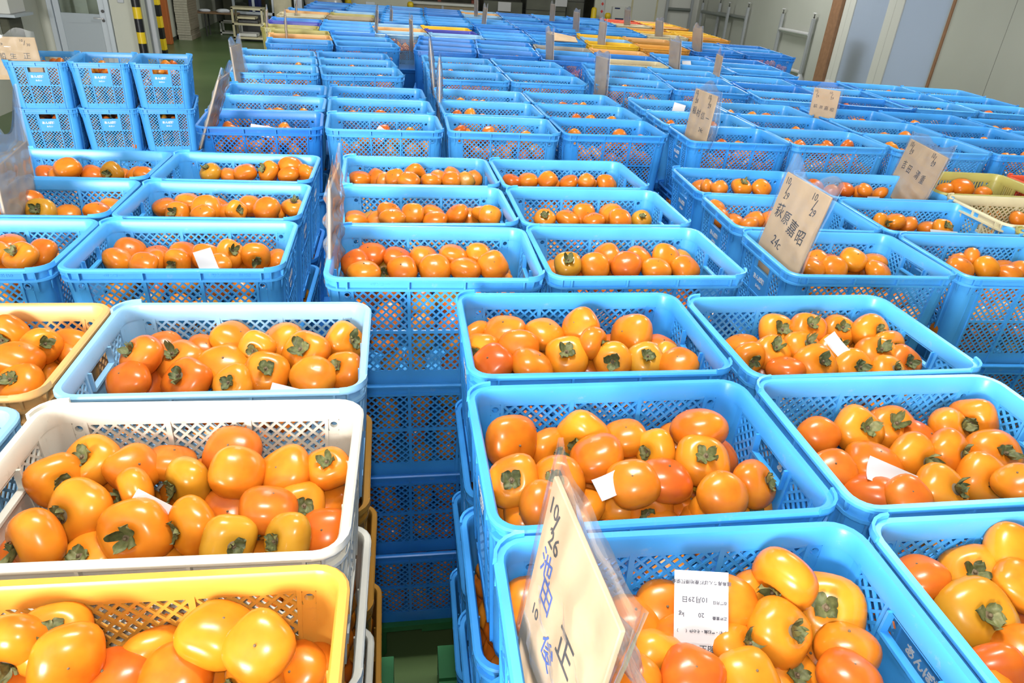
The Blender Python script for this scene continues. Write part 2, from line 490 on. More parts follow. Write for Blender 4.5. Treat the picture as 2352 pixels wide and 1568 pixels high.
# right wall, pierced by the frosted sliding door
DA, DB_ = 11.50, 14.62
mb = MB()
mb.box(WR, WR + 0.15, WF, DA, 0, CEIL).box(WR, WR + 0.15, 14.98, 27.0, 0, CEIL).box(WR, WR + 0.15, DA, 14.98, 2.3, CEIL)
right_wall = struct('wall_right', mb, MAT['wall_panel'], 'pale grey panel wall on the right with a frosted sliding door', 'wall')
for _b in (9.0, 10.2, 6.4, 7.7):
    MB().box(WR - 0.003, WR, _b, _b + 0.008, 0.0, 2.6).obj('panel_seam', MAT['grey'], right_wall)
struct('trim_1', MB().bevel_box(WR - 0.03, WR + 0.1, 14.64, 14.98, 0, 2.3, 0.008), MAT['brown'], 'brown wooden jamb left of the frosted sliding door', 'trim')
struct('trim_2', MB().box(WR - 0.02, WR + 0.02, 11.44, 11.50, 0, 2.3), MAT['brown'], 'thin brown trim right of the frosted sliding door', 'trim')
dr = prop(empty('door_1', (WR, 13.06, 0)), 'frosted glass sliding door with white aluminium frames', 'door', kind='structure')
def sliding_leaf(b0, b1, off, stile):
    b0 -= 13.06; b1 -= 13.06
    MB().bevel_box(off - 0.03, off + 0.02, b1 - stile, b1 - stile * 0.5, 0.03, 2.25, 0.006).obj('stile', MAT['offwhite'], dr)
    MB().bevel_box(off - 0.03, off + 0.02, b1 - stile * 0.48, b1, 0.03, 2.25, 0.006).obj('stile', MAT['offwhite'], dr)
    MB().bevel_box(off - 0.03, off + 0.02, b0, b0 + 0.05, 0.03, 2.25, 0.006).obj('stile', MAT['alu'], dr)
    for z0, z1 in ((0.03, 0.10), (2.15, 2.25)):
        MB().box(off - 0.02, off + 0.01, b0 + 0.05, b1 - stile, z0, z1).obj('rail', MAT['alu'], dr)
    MB().box(off - 0.008, off, b0 + 0.05, b1 - stile, 0.10, 2.15).obj('pane', MAT['frosted'], dr)
sliding_leaf(13.10, 14.64, 0.08, 0.36)
sliding_leaf(11.50, 13.16, 0.02, 0.44)
MB().box(-0.06, 0.14, -1.56, 1.58, 0.0, 0.03).obj('threshold', MAT['steel'], dr)
# things standing outside, dimly seen through the frosted panes
prop(MB().bevel_box(WR + 0.20, WR + 0.6, 13.55, 14.15, 0.0, 1.05, 0.05).obj('bin', MAT['steel_dark']), 'dark bin outside, blurred behind the left frosted pane', 'bin')
struct('ground_outside', MB().box(WR + 0.16, 40, -20, 45, -0.14, -0.02), MAT['grey'], 'grey yard outside the hall', 'ground')
struct('yard_front', MB().box(-30, 40, -40, WF - 0.21, -0.14, -0.02), MAT['grey'], 'grey yard in front of the open shutter', 'ground')

# back wall: cream panels left and right of a deep loading bay
struct('wall_back', MB().box(-0.95, 0.80, WB, WB + 0.2, 0, CEIL), MAT['cream'], 'cream wall panel left of the loading bay', 'wall')
rb = struct('wall_back_right', MB().box(6.18, WR + 0.1, WB, WB + 0.2, 0, CEIL), MAT['offwhite'], 'off-white panel wall right of the loading bay', 'wall')
for _a in (7.25, 8.02):
    MB().box(_a, _a + 0.05, WB - 0.012, WB, 0, 2.6).obj('panel_seam', MAT['beige'], rb)
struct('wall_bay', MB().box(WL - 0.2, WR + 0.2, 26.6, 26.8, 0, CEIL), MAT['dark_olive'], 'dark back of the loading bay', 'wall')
struct('trim_3', MB().bevel_box(6.12, 6.30, WB - 0.06, WB + 0.05, 0, 3.0, 0.01), MAT['cream'], 'cream corner pillar right of the loading bay', 'trim')
# partition with the aluminium door on the left
mb = MB()
mb.box(WL, -4.31, 10.9, 11.05, 0, 3.0).box(-3.55, -3.15, 10.9, 11.05, 0, 3.0).box(-4.31, -3.55, 10.9, 11.05, 2.05, 3.0)
struct('wall_partition', mb, MAT['wall'], 'cream partition wall with a grey aluminium door', 'wall')
dr = prop(empty('door_2', (-3.93, 10.9, 0)), 'grey aluminium door with a window in the cream partition', 'door', kind='structure')
for s in (-1, 1):
    MB().bevel_box(min(s * .315, s * .375), max(s * .315, s * .375), -0.03, 0.13, 0, 2.03, 0.005).obj('door_frame', MAT['alu'], dr)
MB().box(-.315, .315, -0.03, 0.13, 1.99, 2.05).obj('door_frame', MAT['alu'], dr)
for s in (-1, 1):
    MB().bevel_box(min(s * .235, s * .312), max(s * .235, s * .312), 0.0, 0.04, 0.01, 1.985, 0.004).obj('stile', MAT['alu'], dr)
MB().box(-.235, .235, 0.005, 0.035, 0.885, 1.0).obj('rail', MAT['door_panel'], dr)
MB().box(-.235, .235, 0.01, 0.03, 0.01, 0.885).obj('panel', MAT['door_panel'], dr)
MB().box(-.235, .235, 0.018, 0.022, 1.0, 1.95).obj('pane', MAT['glass'], dr)
hd = MB().tube((0.275, -0.05, 0.95), (0.275, 0.0, 0.95), 0.012).tube((0.275, -0.045, 0.95), (0.17, -0.045, 0.955), 0.009).obj('handle', MAT['chrome'], dr, smooth=True)
MB().tube((0.275, -0.012, 0.925), (0.275, 0.0, 0.925), 0.018).obj('escutcheon', MAT['steel_dark'], dr)
MB().tube((0.285, -0.015, 1.04), (0.285, 0.0, 1.04), 0.02).obj('lock', MAT['steel_dark'], dr)
prop(MB().bevel_box(-3.44, -3.36, 10.885, 10.9, 1.155, 1.27, 0.004).obj('wall_switch', MAT['steel']), 'small grey switch plate on the partition right of the door', 'switch')
# behind the door pane: dark room back and objects imitating reflections in the glass
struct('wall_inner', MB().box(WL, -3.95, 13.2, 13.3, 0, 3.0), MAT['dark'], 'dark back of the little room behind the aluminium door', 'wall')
prop(MB().bevel_box(-4.28, -4.06, 12.2, 12.24, 0, 2.0, 0.01).obj('reflection_board', MAT['cream']), 'pale board added to imitate a reflection in the left of the door window', 'board')
prop(MB().bevel_box(-4.02, -3.92, 12.1, 12.2, 0, 2.0, 0.01).obj('reflection_rust_post', MAT['orange_paint']), 'rust orange post added to imitate a reflection in the door window', 'post')
prop(MB().bevel_box(-3.84, -3.72, 11.6, 11.8, 0.0, 1.0, 0.01).obj('reflection_case', MAT['safety_yellow']), 'yellow case added to imitate a reflection low in the door window', 'case')

def striped_post(loc, r, z0, bands, label, square=False):
    root = prop(empty('striped_guard_post', loc), label, 'guard post')
    z = 0.0
    for i, zt in enumerate(bands):
        m = MAT['safety_yellow'] if (i % 2 == (0 if z0 else 1)) else MAT['black']
        if square:
            MB().bevel_box(-r, r, -r, r, z, zt, 0.008).obj('band', m, root)
        else:
            MB().tube((0, 0, z), (0, 0, zt), r, 20).obj('band', m, root, smooth=True, angle=40)
        z = zt
    return root
striped_post((-3.205, 10.84, 0), 0.052, 1, [0.13, 0.265, 0.40, 0.535, 0.675, 0.815, 0.98, 1.12, 1.27, 1.42, 1.57, 1.72, 1.87, 2.02][1:], 'yellow and black striped post at the partition corner')
striped_post((-3.96, 14.5, 0), 0.068, 0, [0.14, 0.33, 0.51, 0.70, 0.88, 1.06, 1.24, 1.42, 1.6, 1.78], 'yellow and black striped square post behind the grey column', True)
prop(MB().bevel_box(-3.19, -3.09, 11.15, 11.27, 0, 3.6, 0.01).obj('steel_column', MAT['steel']), 'slim grey steel column right of the round striped post', 'column')
prop(MB().bevel_box(-4.43, -4.30, 16.45, 16.62, 0, 2.2, 0.01).obj('rust_door_jamb', MAT['orange_paint']), 'rust orange jamb standing against the left wall', 'jamb')
wb = prop(empty('wall_unit', (-4.43, 9.75, 1.05)), 'white wall unit with a navy label beside the aluminium door', 'wall unit')
MB().bevel_box(0.0, 0.16, 0.0, 0.42, 0.0, 0.55, 0.01).obj('cabinet', MAT['offwhite'], wb)
MB().box(0.0, 0.22, -0.04, 0.46, -0.03, 0.0).obj('shelf', MAT['alu'], wb)
MB().box(0.02, 0.14, 0.42, 0.424, 0.13, 0.22).obj('notice', MAT['navy_label'], wb)
MB().bevel_box(0.0, 0.1, 0.05, 0.4, -0.9, -0.05, 0.01).obj('cover', MAT['dark_olive'], wb)

# ------------------------------------------------------------------ crates
CL, CW, CH = 0.52, 0.365, 0.305
HX, HY, RC = CL / 2, CW / 2, 0.045
TAPER = 0.016
def taper(p):
    x, y, z = p
    s = max(0.0, (CH - 0.05 - z) / (CH - 0.05))
    return (x * (1 - s * TAPER / HX), y * (1 - s * TAPER / HY), z)

def ring_points(n=5):
    pts = []
    for cx, cy, a0 in ((HX - RC, HY - RC, 0), (-HX + RC, HY - RC, 90), (-HX + RC, -HY + RC, 180), (HX - RC, -HY + RC, 270)):
        for i in range(n + 1):
            a = math.radians(a0 + 90 * i / n)
            pts.append((cx, cy, math.cos(a), math.sin(a)))
    return pts
RING = ring_points()
def sweep(mb, prof, pts=RING, closed=True):
    n, k = len(pts), len(prof)
    v = [(cx + nx * (RC + d), cy + ny * (RC + d), z) for cx, cy, nx, ny in pts for d, z in prof]
    f = []
    for i in range(n if closed else n - 1):
        j = (i + 1) % n
        for a in range(k):
            b = (a + 1) % k
            f.append((i * k + a, j * k + a, j * k + b, i * k + b))
    if not closed:
        f += [tuple(range(k)), tuple((n - 1) * k + a for a in range(k - 1, -1, -1))]
    mb.add(v, f)

def wall(side):
    """placer for one wall: (s along, d outward from the rim outline, z) -> crate coordinates"""
    if side == 'F': return lambda s, d, z: (s, -HY - d, z)
    if side == 'B': return lambda s, d, z: (-s, HY + d, z)
    if side == 'R': return lambda s, d, z: (HX + d, s, z)
    return lambda s, d, z: (-HX - d, -s, z)
def wbox(mb, P, s0, s1, d0, d1, z0, z1):
    mb.hexa([P(s0, d0, z0), P(s1, d0, z0), P(s1, d1, z0), P(s0, d1, z0), P(s0, d0, z1), P(s1, d0, z1), P(s1, d1, z1), P(s0, d1, z1)])
def holed(mb, P, s0, s1, z0, z1, d0, d1, cs, cz, r, n=12):
    pts, fc = [], []
    for d in (d0, d1):
        for i in range(n):
            a = 2 * PI * i / n
            c, sn = math.cos(a), math.sin(a)
            pts.append(P(cs + r * c, d, cz + r * sn))
        for i in range(n):
            a = 2 * PI * i / n
            c, sn = math.cos(a), math.sin(a)
            k = min(((s1 - cs) if c > 0 else (cs - s0)) / max(1e-6, abs(c)), ((z1 - cz) if sn > 0 else (cz - z0)) / max(1e-6, abs(sn)))
            pts.append(P(cs + k * c, d, cz + k * sn))
    for i in range(n):
        j = (i + 1) % n
        fc += [(i, j, n + j, n + i), (2 * n + j, 2 * n + i, 3 * n + i, 3 * n + j), (j, i, 2 * n + i, 2 * n + j)]
    mb.add(pts, fc)

PROFILE = [(-0.0155, 0.272), (-0.0155, 0.300), (-0.0125, 0.3045), (-0.003, 0.305), (0.0, 0.302), (0.0, 0.297), (-0.0095, 0.296), (-0.0095, 0.279), (-0.0025, 0.278), (-0.0025, 0.272)]
LONG_RIBS = (-0.194, -0.065, 0.065, 0.194)
SHORT_RIBS = (-0.124, -0.060, 0.060, 0.124)
UP, LO = (0.163, 0.268), (0.046, 0.155)
LONG_P = [(-0.190, -0.069), (-0.061, 0.061), (0.069, 0.190)]
SHORT_P = [(-0.121, -0.064), (-0.056, 0.056), (0.064, 0.121)]

def rim_mesh():
    mb = MB(taper)
    sweep(mb, PROFILE)
    for side, ribs in (('F', (-0.205,) + LONG_RIBS[1:3] + (0.205,)), ('B', (-0.205,) + LONG_RIBS[1:3] + (0.205,)), ('R', (-0.125, 0, 0.125)), ('L', (-0.125, 0, 0.125))):
        P = wall(side)
        for s in ribs:
            wbox(mb, P, s - 0.0022, s + 0.0022, -0.010, -0.0005, 0.278, 0.298)
    # raised stacking lips on two opposite corners, corner gussets on all four
    n = 6
    for c in (1, 3):
        sub = RING[c * n:(c + 1) * n]
        sweep(mb, [(-0.0035, 0.304), (-0.0035, 0.311), (0.0012, 0.312), (0.0018, 0.300)], sub, False)
    for c in range(4):
        cx, cy, nx, ny = RING[c * n + 2]
        for q in (c * n + 1, c * n + 4):
            cx, cy, nx, ny = RING[q]
            t = (-ny * 0.002, nx * 0.002)
            o, i_ = (cx + nx * (RC - 0.0005), cy + ny * (RC - 0.0005)), (cx + nx * (RC - 0.0105), cy + ny * (RC - 0.0105))
            mb.hexa([(i_[0] - t[0], i_[1] - t[1], 0.245), (i_[0] + t[0], i_[1] + t[1], 0.245), (i_[0] + t[0] + nx * .001, i_[1] + t[1] + ny * .001, 0.245), (i_[0] - t[0] + nx * .001, i_[1] - t[1] + ny * .001, 0.245),
                     (i_[0] - t[0], i_[1] - t[1], 0.297), (i_[0] + t[0], i_[1] + t[1], 0.297), (o[0] + t[0], o[1] + t[1], 0.297), (o[0] - t[0], o[1] - t[1], 0.297)])
    return mb.mesh('rim', True, 35)

def shell_mesh(long_handle=False):
    mb = MB(taper)
    n = 6
    for c in range(4):
        sweep(mb, [(-0.0150, 0.0), (-0.0150, 0.273), (-0.0112, 0.273), (-0.0112, 0.0)], RING[c * n:(c + 1) * n], False)
    for side in 'FB':
        P = wall(side)
        for s in (-1, 1):
            a, b = sorted((s * 0.196, s * 0.2155))
            wbox(mb, P, a, b, -0.0150, -0.0112, 0.0, 0.248)
            holed(mb, P, a, b, 0.248, 0.273, -0.0150, -0.0112, s * 0.2055, 0.2605, 0.0062)
            ring = MB()
            for i in range(12):
                a0, a1 = 2 * PI * i / 12, 2 * PI * (i + 1) / 12
                cs, cz = s * 0.2055, 0.2605
                q = [(cs + r * math.cos(t), d, cz + r * math.sin(t)) for d in (-0.0112, -0.0075) for r, t in ((0.0062, a0), (0.0062, a1), (0.0085, a1), (0.0085, a0))]
                mb.hexa([P(*w) for w in q])
        for s in LONG_RIBS:
            h = 0.003 if abs(s) > 0.1 else 0.0042
            wbox(mb, P, s - h, s + h, -0.0155, -0.0055, 0.006, 0.277)
        for s0, s1 in LONG_P:
            wbox(mb, P, s0 - 0.004, s1 + 0.004, -0.0148, -0.0105, 0.268, 0.274)
            wbox(mb, P, s0 - 0.004, s1 + 0.004, -0.0152, -0.0085, 0.155, 0.163)
            wbox(mb, P, s0 - 0.004, s1 + 0.004, -0.0152, -0.0095, 0.0, 0.046)
    for side in 'LR':
        P = wall(side)
        for s in (-1, 1):
            a, b = sorted((s * 0.126, s * 0.1385))
            wbox(mb, P, a, b, -0.0150, -0.0112, 0.0, 0.273)
        for s in SHORT_RIBS:
            wbox(mb, P, s - 0.003, s + 0.003, -0.0155, -0.0060, 0.006, 0.277)
        for s0, s1 in SHORT_P:
            wbox(mb, P, s0 - 0.004, s1 + 0.004, -0.0148, -0.0105, 0.268, 0.274)
            wbox(mb, P, s0 - 0.004, s1 + 0.004, -0.0152, -0.0085, 0.155, 0.163)
            wbox(mb, P, s0 - 0.004, s1 + 0.004, -0.0152, -0.0095, 0.0, 0.046)
        wbox(mb, P, -0.085, 0.085, -0.0112, -0.0060, 0.004, 0.030)   # stacking foot
    # floor
    v = [(cx + nx * (RC - 0.0135), cy + ny * (RC - 0.0135)) for cx, cy, nx, ny in RING]
    m = len(v)
    mb.add([(x, y, 0.0) for x, y in v] + [(x, y, 0.005) for x, y in v], [tuple(range(m - 1, -1, -1)), tuple(range(m, 2 * m))] + [(i, (i + 1) % m, m + (i + 1) % m, m + i) for i in range(m)])
    return mb.mesh('shell', True, 30)

def lattice(mb, P, s0, s1, z0, z1, pitch=0.0202, hw=0.0021):
    d0, d1 = -0.0140, -0.0104
    w, h, e = s1 - s0, z1 - z0, 0.0022
    k = int(math.ceil((w + h) / pitch)) + 1
    off = ((w / 2) % pitch)
    for sgn in (1, -1):
        for i in range(-k, k + 1):
            # line s*sgn + z = c through the panel centre grid
            c = (i + 0.5) * pitch
            pts = []
            hw_, hh = w / 2 + e, h / 2 + e
            for s in (-hw_, hw_):
                z = c - sgn * s
                if -hh <= z <= hh: pts.append((s, z))
            for z in (-hh, hh):
                s = (c - z) * sgn
                if -hw_ < s < hw_: pts.append((s, z))
            if len(pts) >= 2:
                pts.sort()
                (a, b), (c2, d) = pts[0], pts[-1]
                if math.hypot(c2 - a, d - b) > 0.006:
                    o = 0.0 if sgn > 0 else 0.0002
                    mb.bar2((a + (s0 + s1) / 2, b + (z0 + z1) / 2), (c2 + (s0 + s1) / 2, d + (z0 + z1) / 2), hw, d0 + o, d1 - o, P)
def slats(mb, P, s0, s1, z0, z1, n=9):
    for i in range(n + 1):
        s = s0 + (s1 - s0) * i / n
        wbox(mb, P, s - 0.0032, s + 0.0032, -0.0142, -0.0104, z0 - 0.002, z1 + 0.002)

def handle_plate(mb, P):
    wbox(mb, P, -0.058, 0.058, -0.0148, -0.0098, 0.160, 0.238)
    wbox(mb, P, -0.058, -0.048, -0.0148, -0.0098, 0.238, 0.274)
    wbox(mb, P, 0.048, 0.058, -0.0148, -0.0098, 0.238, 0.274)
    wbox(mb, P, -0.048, 0.048, -0.0148, -0.0098, 0.270, 0.274)
    # moulded grip pocket inside
    wbox(mb, P, -0.052, 0.052, -0.0210, -0.0148, 0.233, 0.238)
    wbox(mb, P, -0.052, -0.048, -0.0210, -0.0148, 0.238, 0.272)
    wbox(mb, P, 0.048, 0.052, -0.0210, -0.0148, 0.238, 0.272)

CM = {'rim': rim_mesh(), 'shell': shell_mesh()}
PANELS = []     # (mesh, rotated copy too)
for kind_, fn in (('', lattice), ('slot', slats)):
    for zz, nm in ((UP, 'u'), (LO, 'l')):
        for i, (s0, s1) in enumerate(LONG_P):
            mb = MB(taper); fn(mb, wall('F'), s0, s1, *zz); CM[f'long{nm}{i}{kind_}'] = mb.mesh('lattice_panel')
        for i, (s0, s1) in enumerate(SHORT_P):
            if nm == 'u' and i == 1: continue
            mb = MB(taper)
            if fn is slats: slats(mb, wall('R'), s0, s1, *zz, n=5)
            else: fn(mb, wall('R'), s0, s1, *zz)
            CM[f'short{nm}{i}{kind_}'] = mb.mesh('lattice_panel')
mb = MB(taper); handle_plate(mb, wall('R')); CM['handle'] = mb.mesh('handle_plate')
mb = MB(taper); handle_plate(mb, wall('F')); CM['handle_long'] = mb.mesh('handle_plate')
def far_lattice(side, slot=''):
    mb = MB(taper)
    fn = slats if slot else lattice
    for zz in (UP, LO):
        for i, (s0, s1) in enumerate(LONG_P if side == 'F' else SHORT_P):
            if side == 'R' and zz is UP and i == 1: continue
            fn(mb, wall(side), s0, s1, *zz)
    if side == 'R': handle_plate(mb, wall(side))
    return mb.mesh('lattice_wall')
for _s in ('', 'slot'):
    CM['farF' + _s] = far_lattice('F', _s); CM['farR' + _s] = far_lattice('R', _s)

def logo_mesh():
    """both words of the printed mark, standing on the right-hand handle plate"""
    vs, fs = [], []
    for key, sx, sz in (('logo_a', -0.004, 0.212), ('logo_b', 0.0, 0.188)):
        m = TXT[key]; n = len(vs)
        for v in m.vertices:
            x, y, z = v.co
            p = taper((HX - 0.0098 + 0.0004 + z, sx + x, sz + y))
            vs.append((p[0] + 0.0004, p[1], p[2]))
        fs += [tuple(i + n for i in p.vertices) for p in m.polygons]
    me = bpy.data.meshes.new('printed_mark'); me.from_pydata(vs, [], fs); return me
CM['logo'] = logo_mesh()
def emboss_mesh():
    vs, fs = [], []
    for key, sx in (('emboss_a', 0.135), ('emboss_b', -0.130)):
        m = TXT[key]; n = len(vs)
        for v in m.vertices:
            x, y, z = v.co
            vs.append((sx + x, -HY + 0.0095 - z - 0.0003, 0.2875 + y))
        fs += [tuple(i + n for i in p.vertices) for p in m.polygons]
    me = bpy.data.meshes.new('embossed_lettering'); me.from_pydata(vs, [], fs); return me
CM['emboss'] = emboss_mesh()

def build_crate(loc, rz, mat, label, group, detail=True, slot='', logo=True, emboss=False, long_handle=False, rim_mat=None):
    r = prop(empty('fruit_crate', loc, rz), label, 'crate', group)
    link('shell', CM['shell'], mat, r); link('rim', CM['rim'], rim_mat or mat, r)
    if detail:
        for rot in (0, PI):
            for nm in 'ul':
                for i in range(3):
                    if long_handle and nm == 'u' and i == 1:
                        link('handle_plate', CM['handle_long'], mat, r, rot=(0, 0, rot)); continue
                    link('lattice_panel', CM[f'long{nm}{i}{slot}'], mat, r, rot=(0, 0, rot))
                    if not (nm == 'u' and i == 1):
                        link('lattice_panel', CM[f'short{nm}{i}{slot}'], mat, r, rot=(0, 0, rot))
            h = link('handle_plate', CM['handle'], mat, r, rot=(0, 0, rot))
            if logo: link('printed_mark', CM['logo'], MAT['logo'], h)
        if emboss: link('embossed_lettering', CM['emboss'], mat, r)
    else:
        for rot in (0, PI):
            link('lattice_wall', CM['farF' + slot], mat, r, rot=(0, 0, rot)); link('lattice_wall', CM['farR' + slot], mat, r, rot=(0, 0, rot))
        if logo:
            link('printed_mark', CM['logo'], MAT['logo'], r); link('printed_mark', CM['logo'], MAT['logo'], r, rot=(0, 0, PI))
    return r

# positions measured on site: pallet centre x, y, yaw in degrees, height of the crate rims
PALLETS = {
    'P1': (0.655, 0.848, -1.6, 1.315),
    'PL': (-0.576, 0.869, -1.6, 1.3),
    '2M': (0.374, 2.041, 0.3, 1.323),
    '2L': (-0.773, 2.201, -0.6, 1.281),
    '2R': (1.643, 2.138, -3.4, 1.273),
    '3L': (-0.286, 3.706, 2.5, 1.292),
    '3M': (0.802, 3.728, 0.0, 1.296),
    '3R': (1.946, 3.667, -1.621, 1.29),
    '4L': (-0.443, 5.211, 6.0, 1.29),
    '4M': (0.81, 5.242, 0.0, 1.29),
    '4R': (1.993, 5.191, -9.0, 1.29),
    '4RR': (3.018, 4.866, -9.0, 1.29),
    '5L': (-0.442, 6.717, 6.0, 1.29),
    '5M': (0.808, 6.636, -5.0, 1.29),
    '5R': (1.848, 6.401, -7.0, 1.29),
    '5RR': (2.903, 6.166, -9.0, 1.29),
    '6L': (-0.618, 7.867, 1.79, 1.29),
    '6M': (0.422, 7.811, 3.0, 1.29),
    '6R': (1.514, 7.876, -3.965, 1.29),
    '6RR': (2.613, 7.803, -7.407, 1.29),
    '3RR': (3.02, 3.58, -4.0, 1.29),
    '3RRR': (4.08, 3.42, -4.0, 1.29),
    '2RR': (2.669, 2.144, -5.0, 1.28),
    '4RRR': (4.0, 4.78, -8.0, 1.29),
    '6RRR': (3.68, 7.62, -8.0, 1.29),
    '7LL': (-0.62, 9.242, -1.0, 1.29),
    '7L': (0.5, 9.213, -1.0, 1.29),
    '7M': (1.55, 9.182, -1.0, 1.29),
    '7R': (2.6, 9.152, -5.0, 1.29),
    '7RR': (3.65, 9.123, -5.0, 1.29),
    '8LL': (-0.45, 10.682, -3.0, 1.29),
    '8L': (0.55, 10.662, -3.0, 1.29),
    '8M': (1.6, 10.643, -3.0, 1.29),
    '8R': (2.65, 10.622, -3.0, 1.29),
    '8RR': (3.7, 10.602, -3.0, 1.29),
}
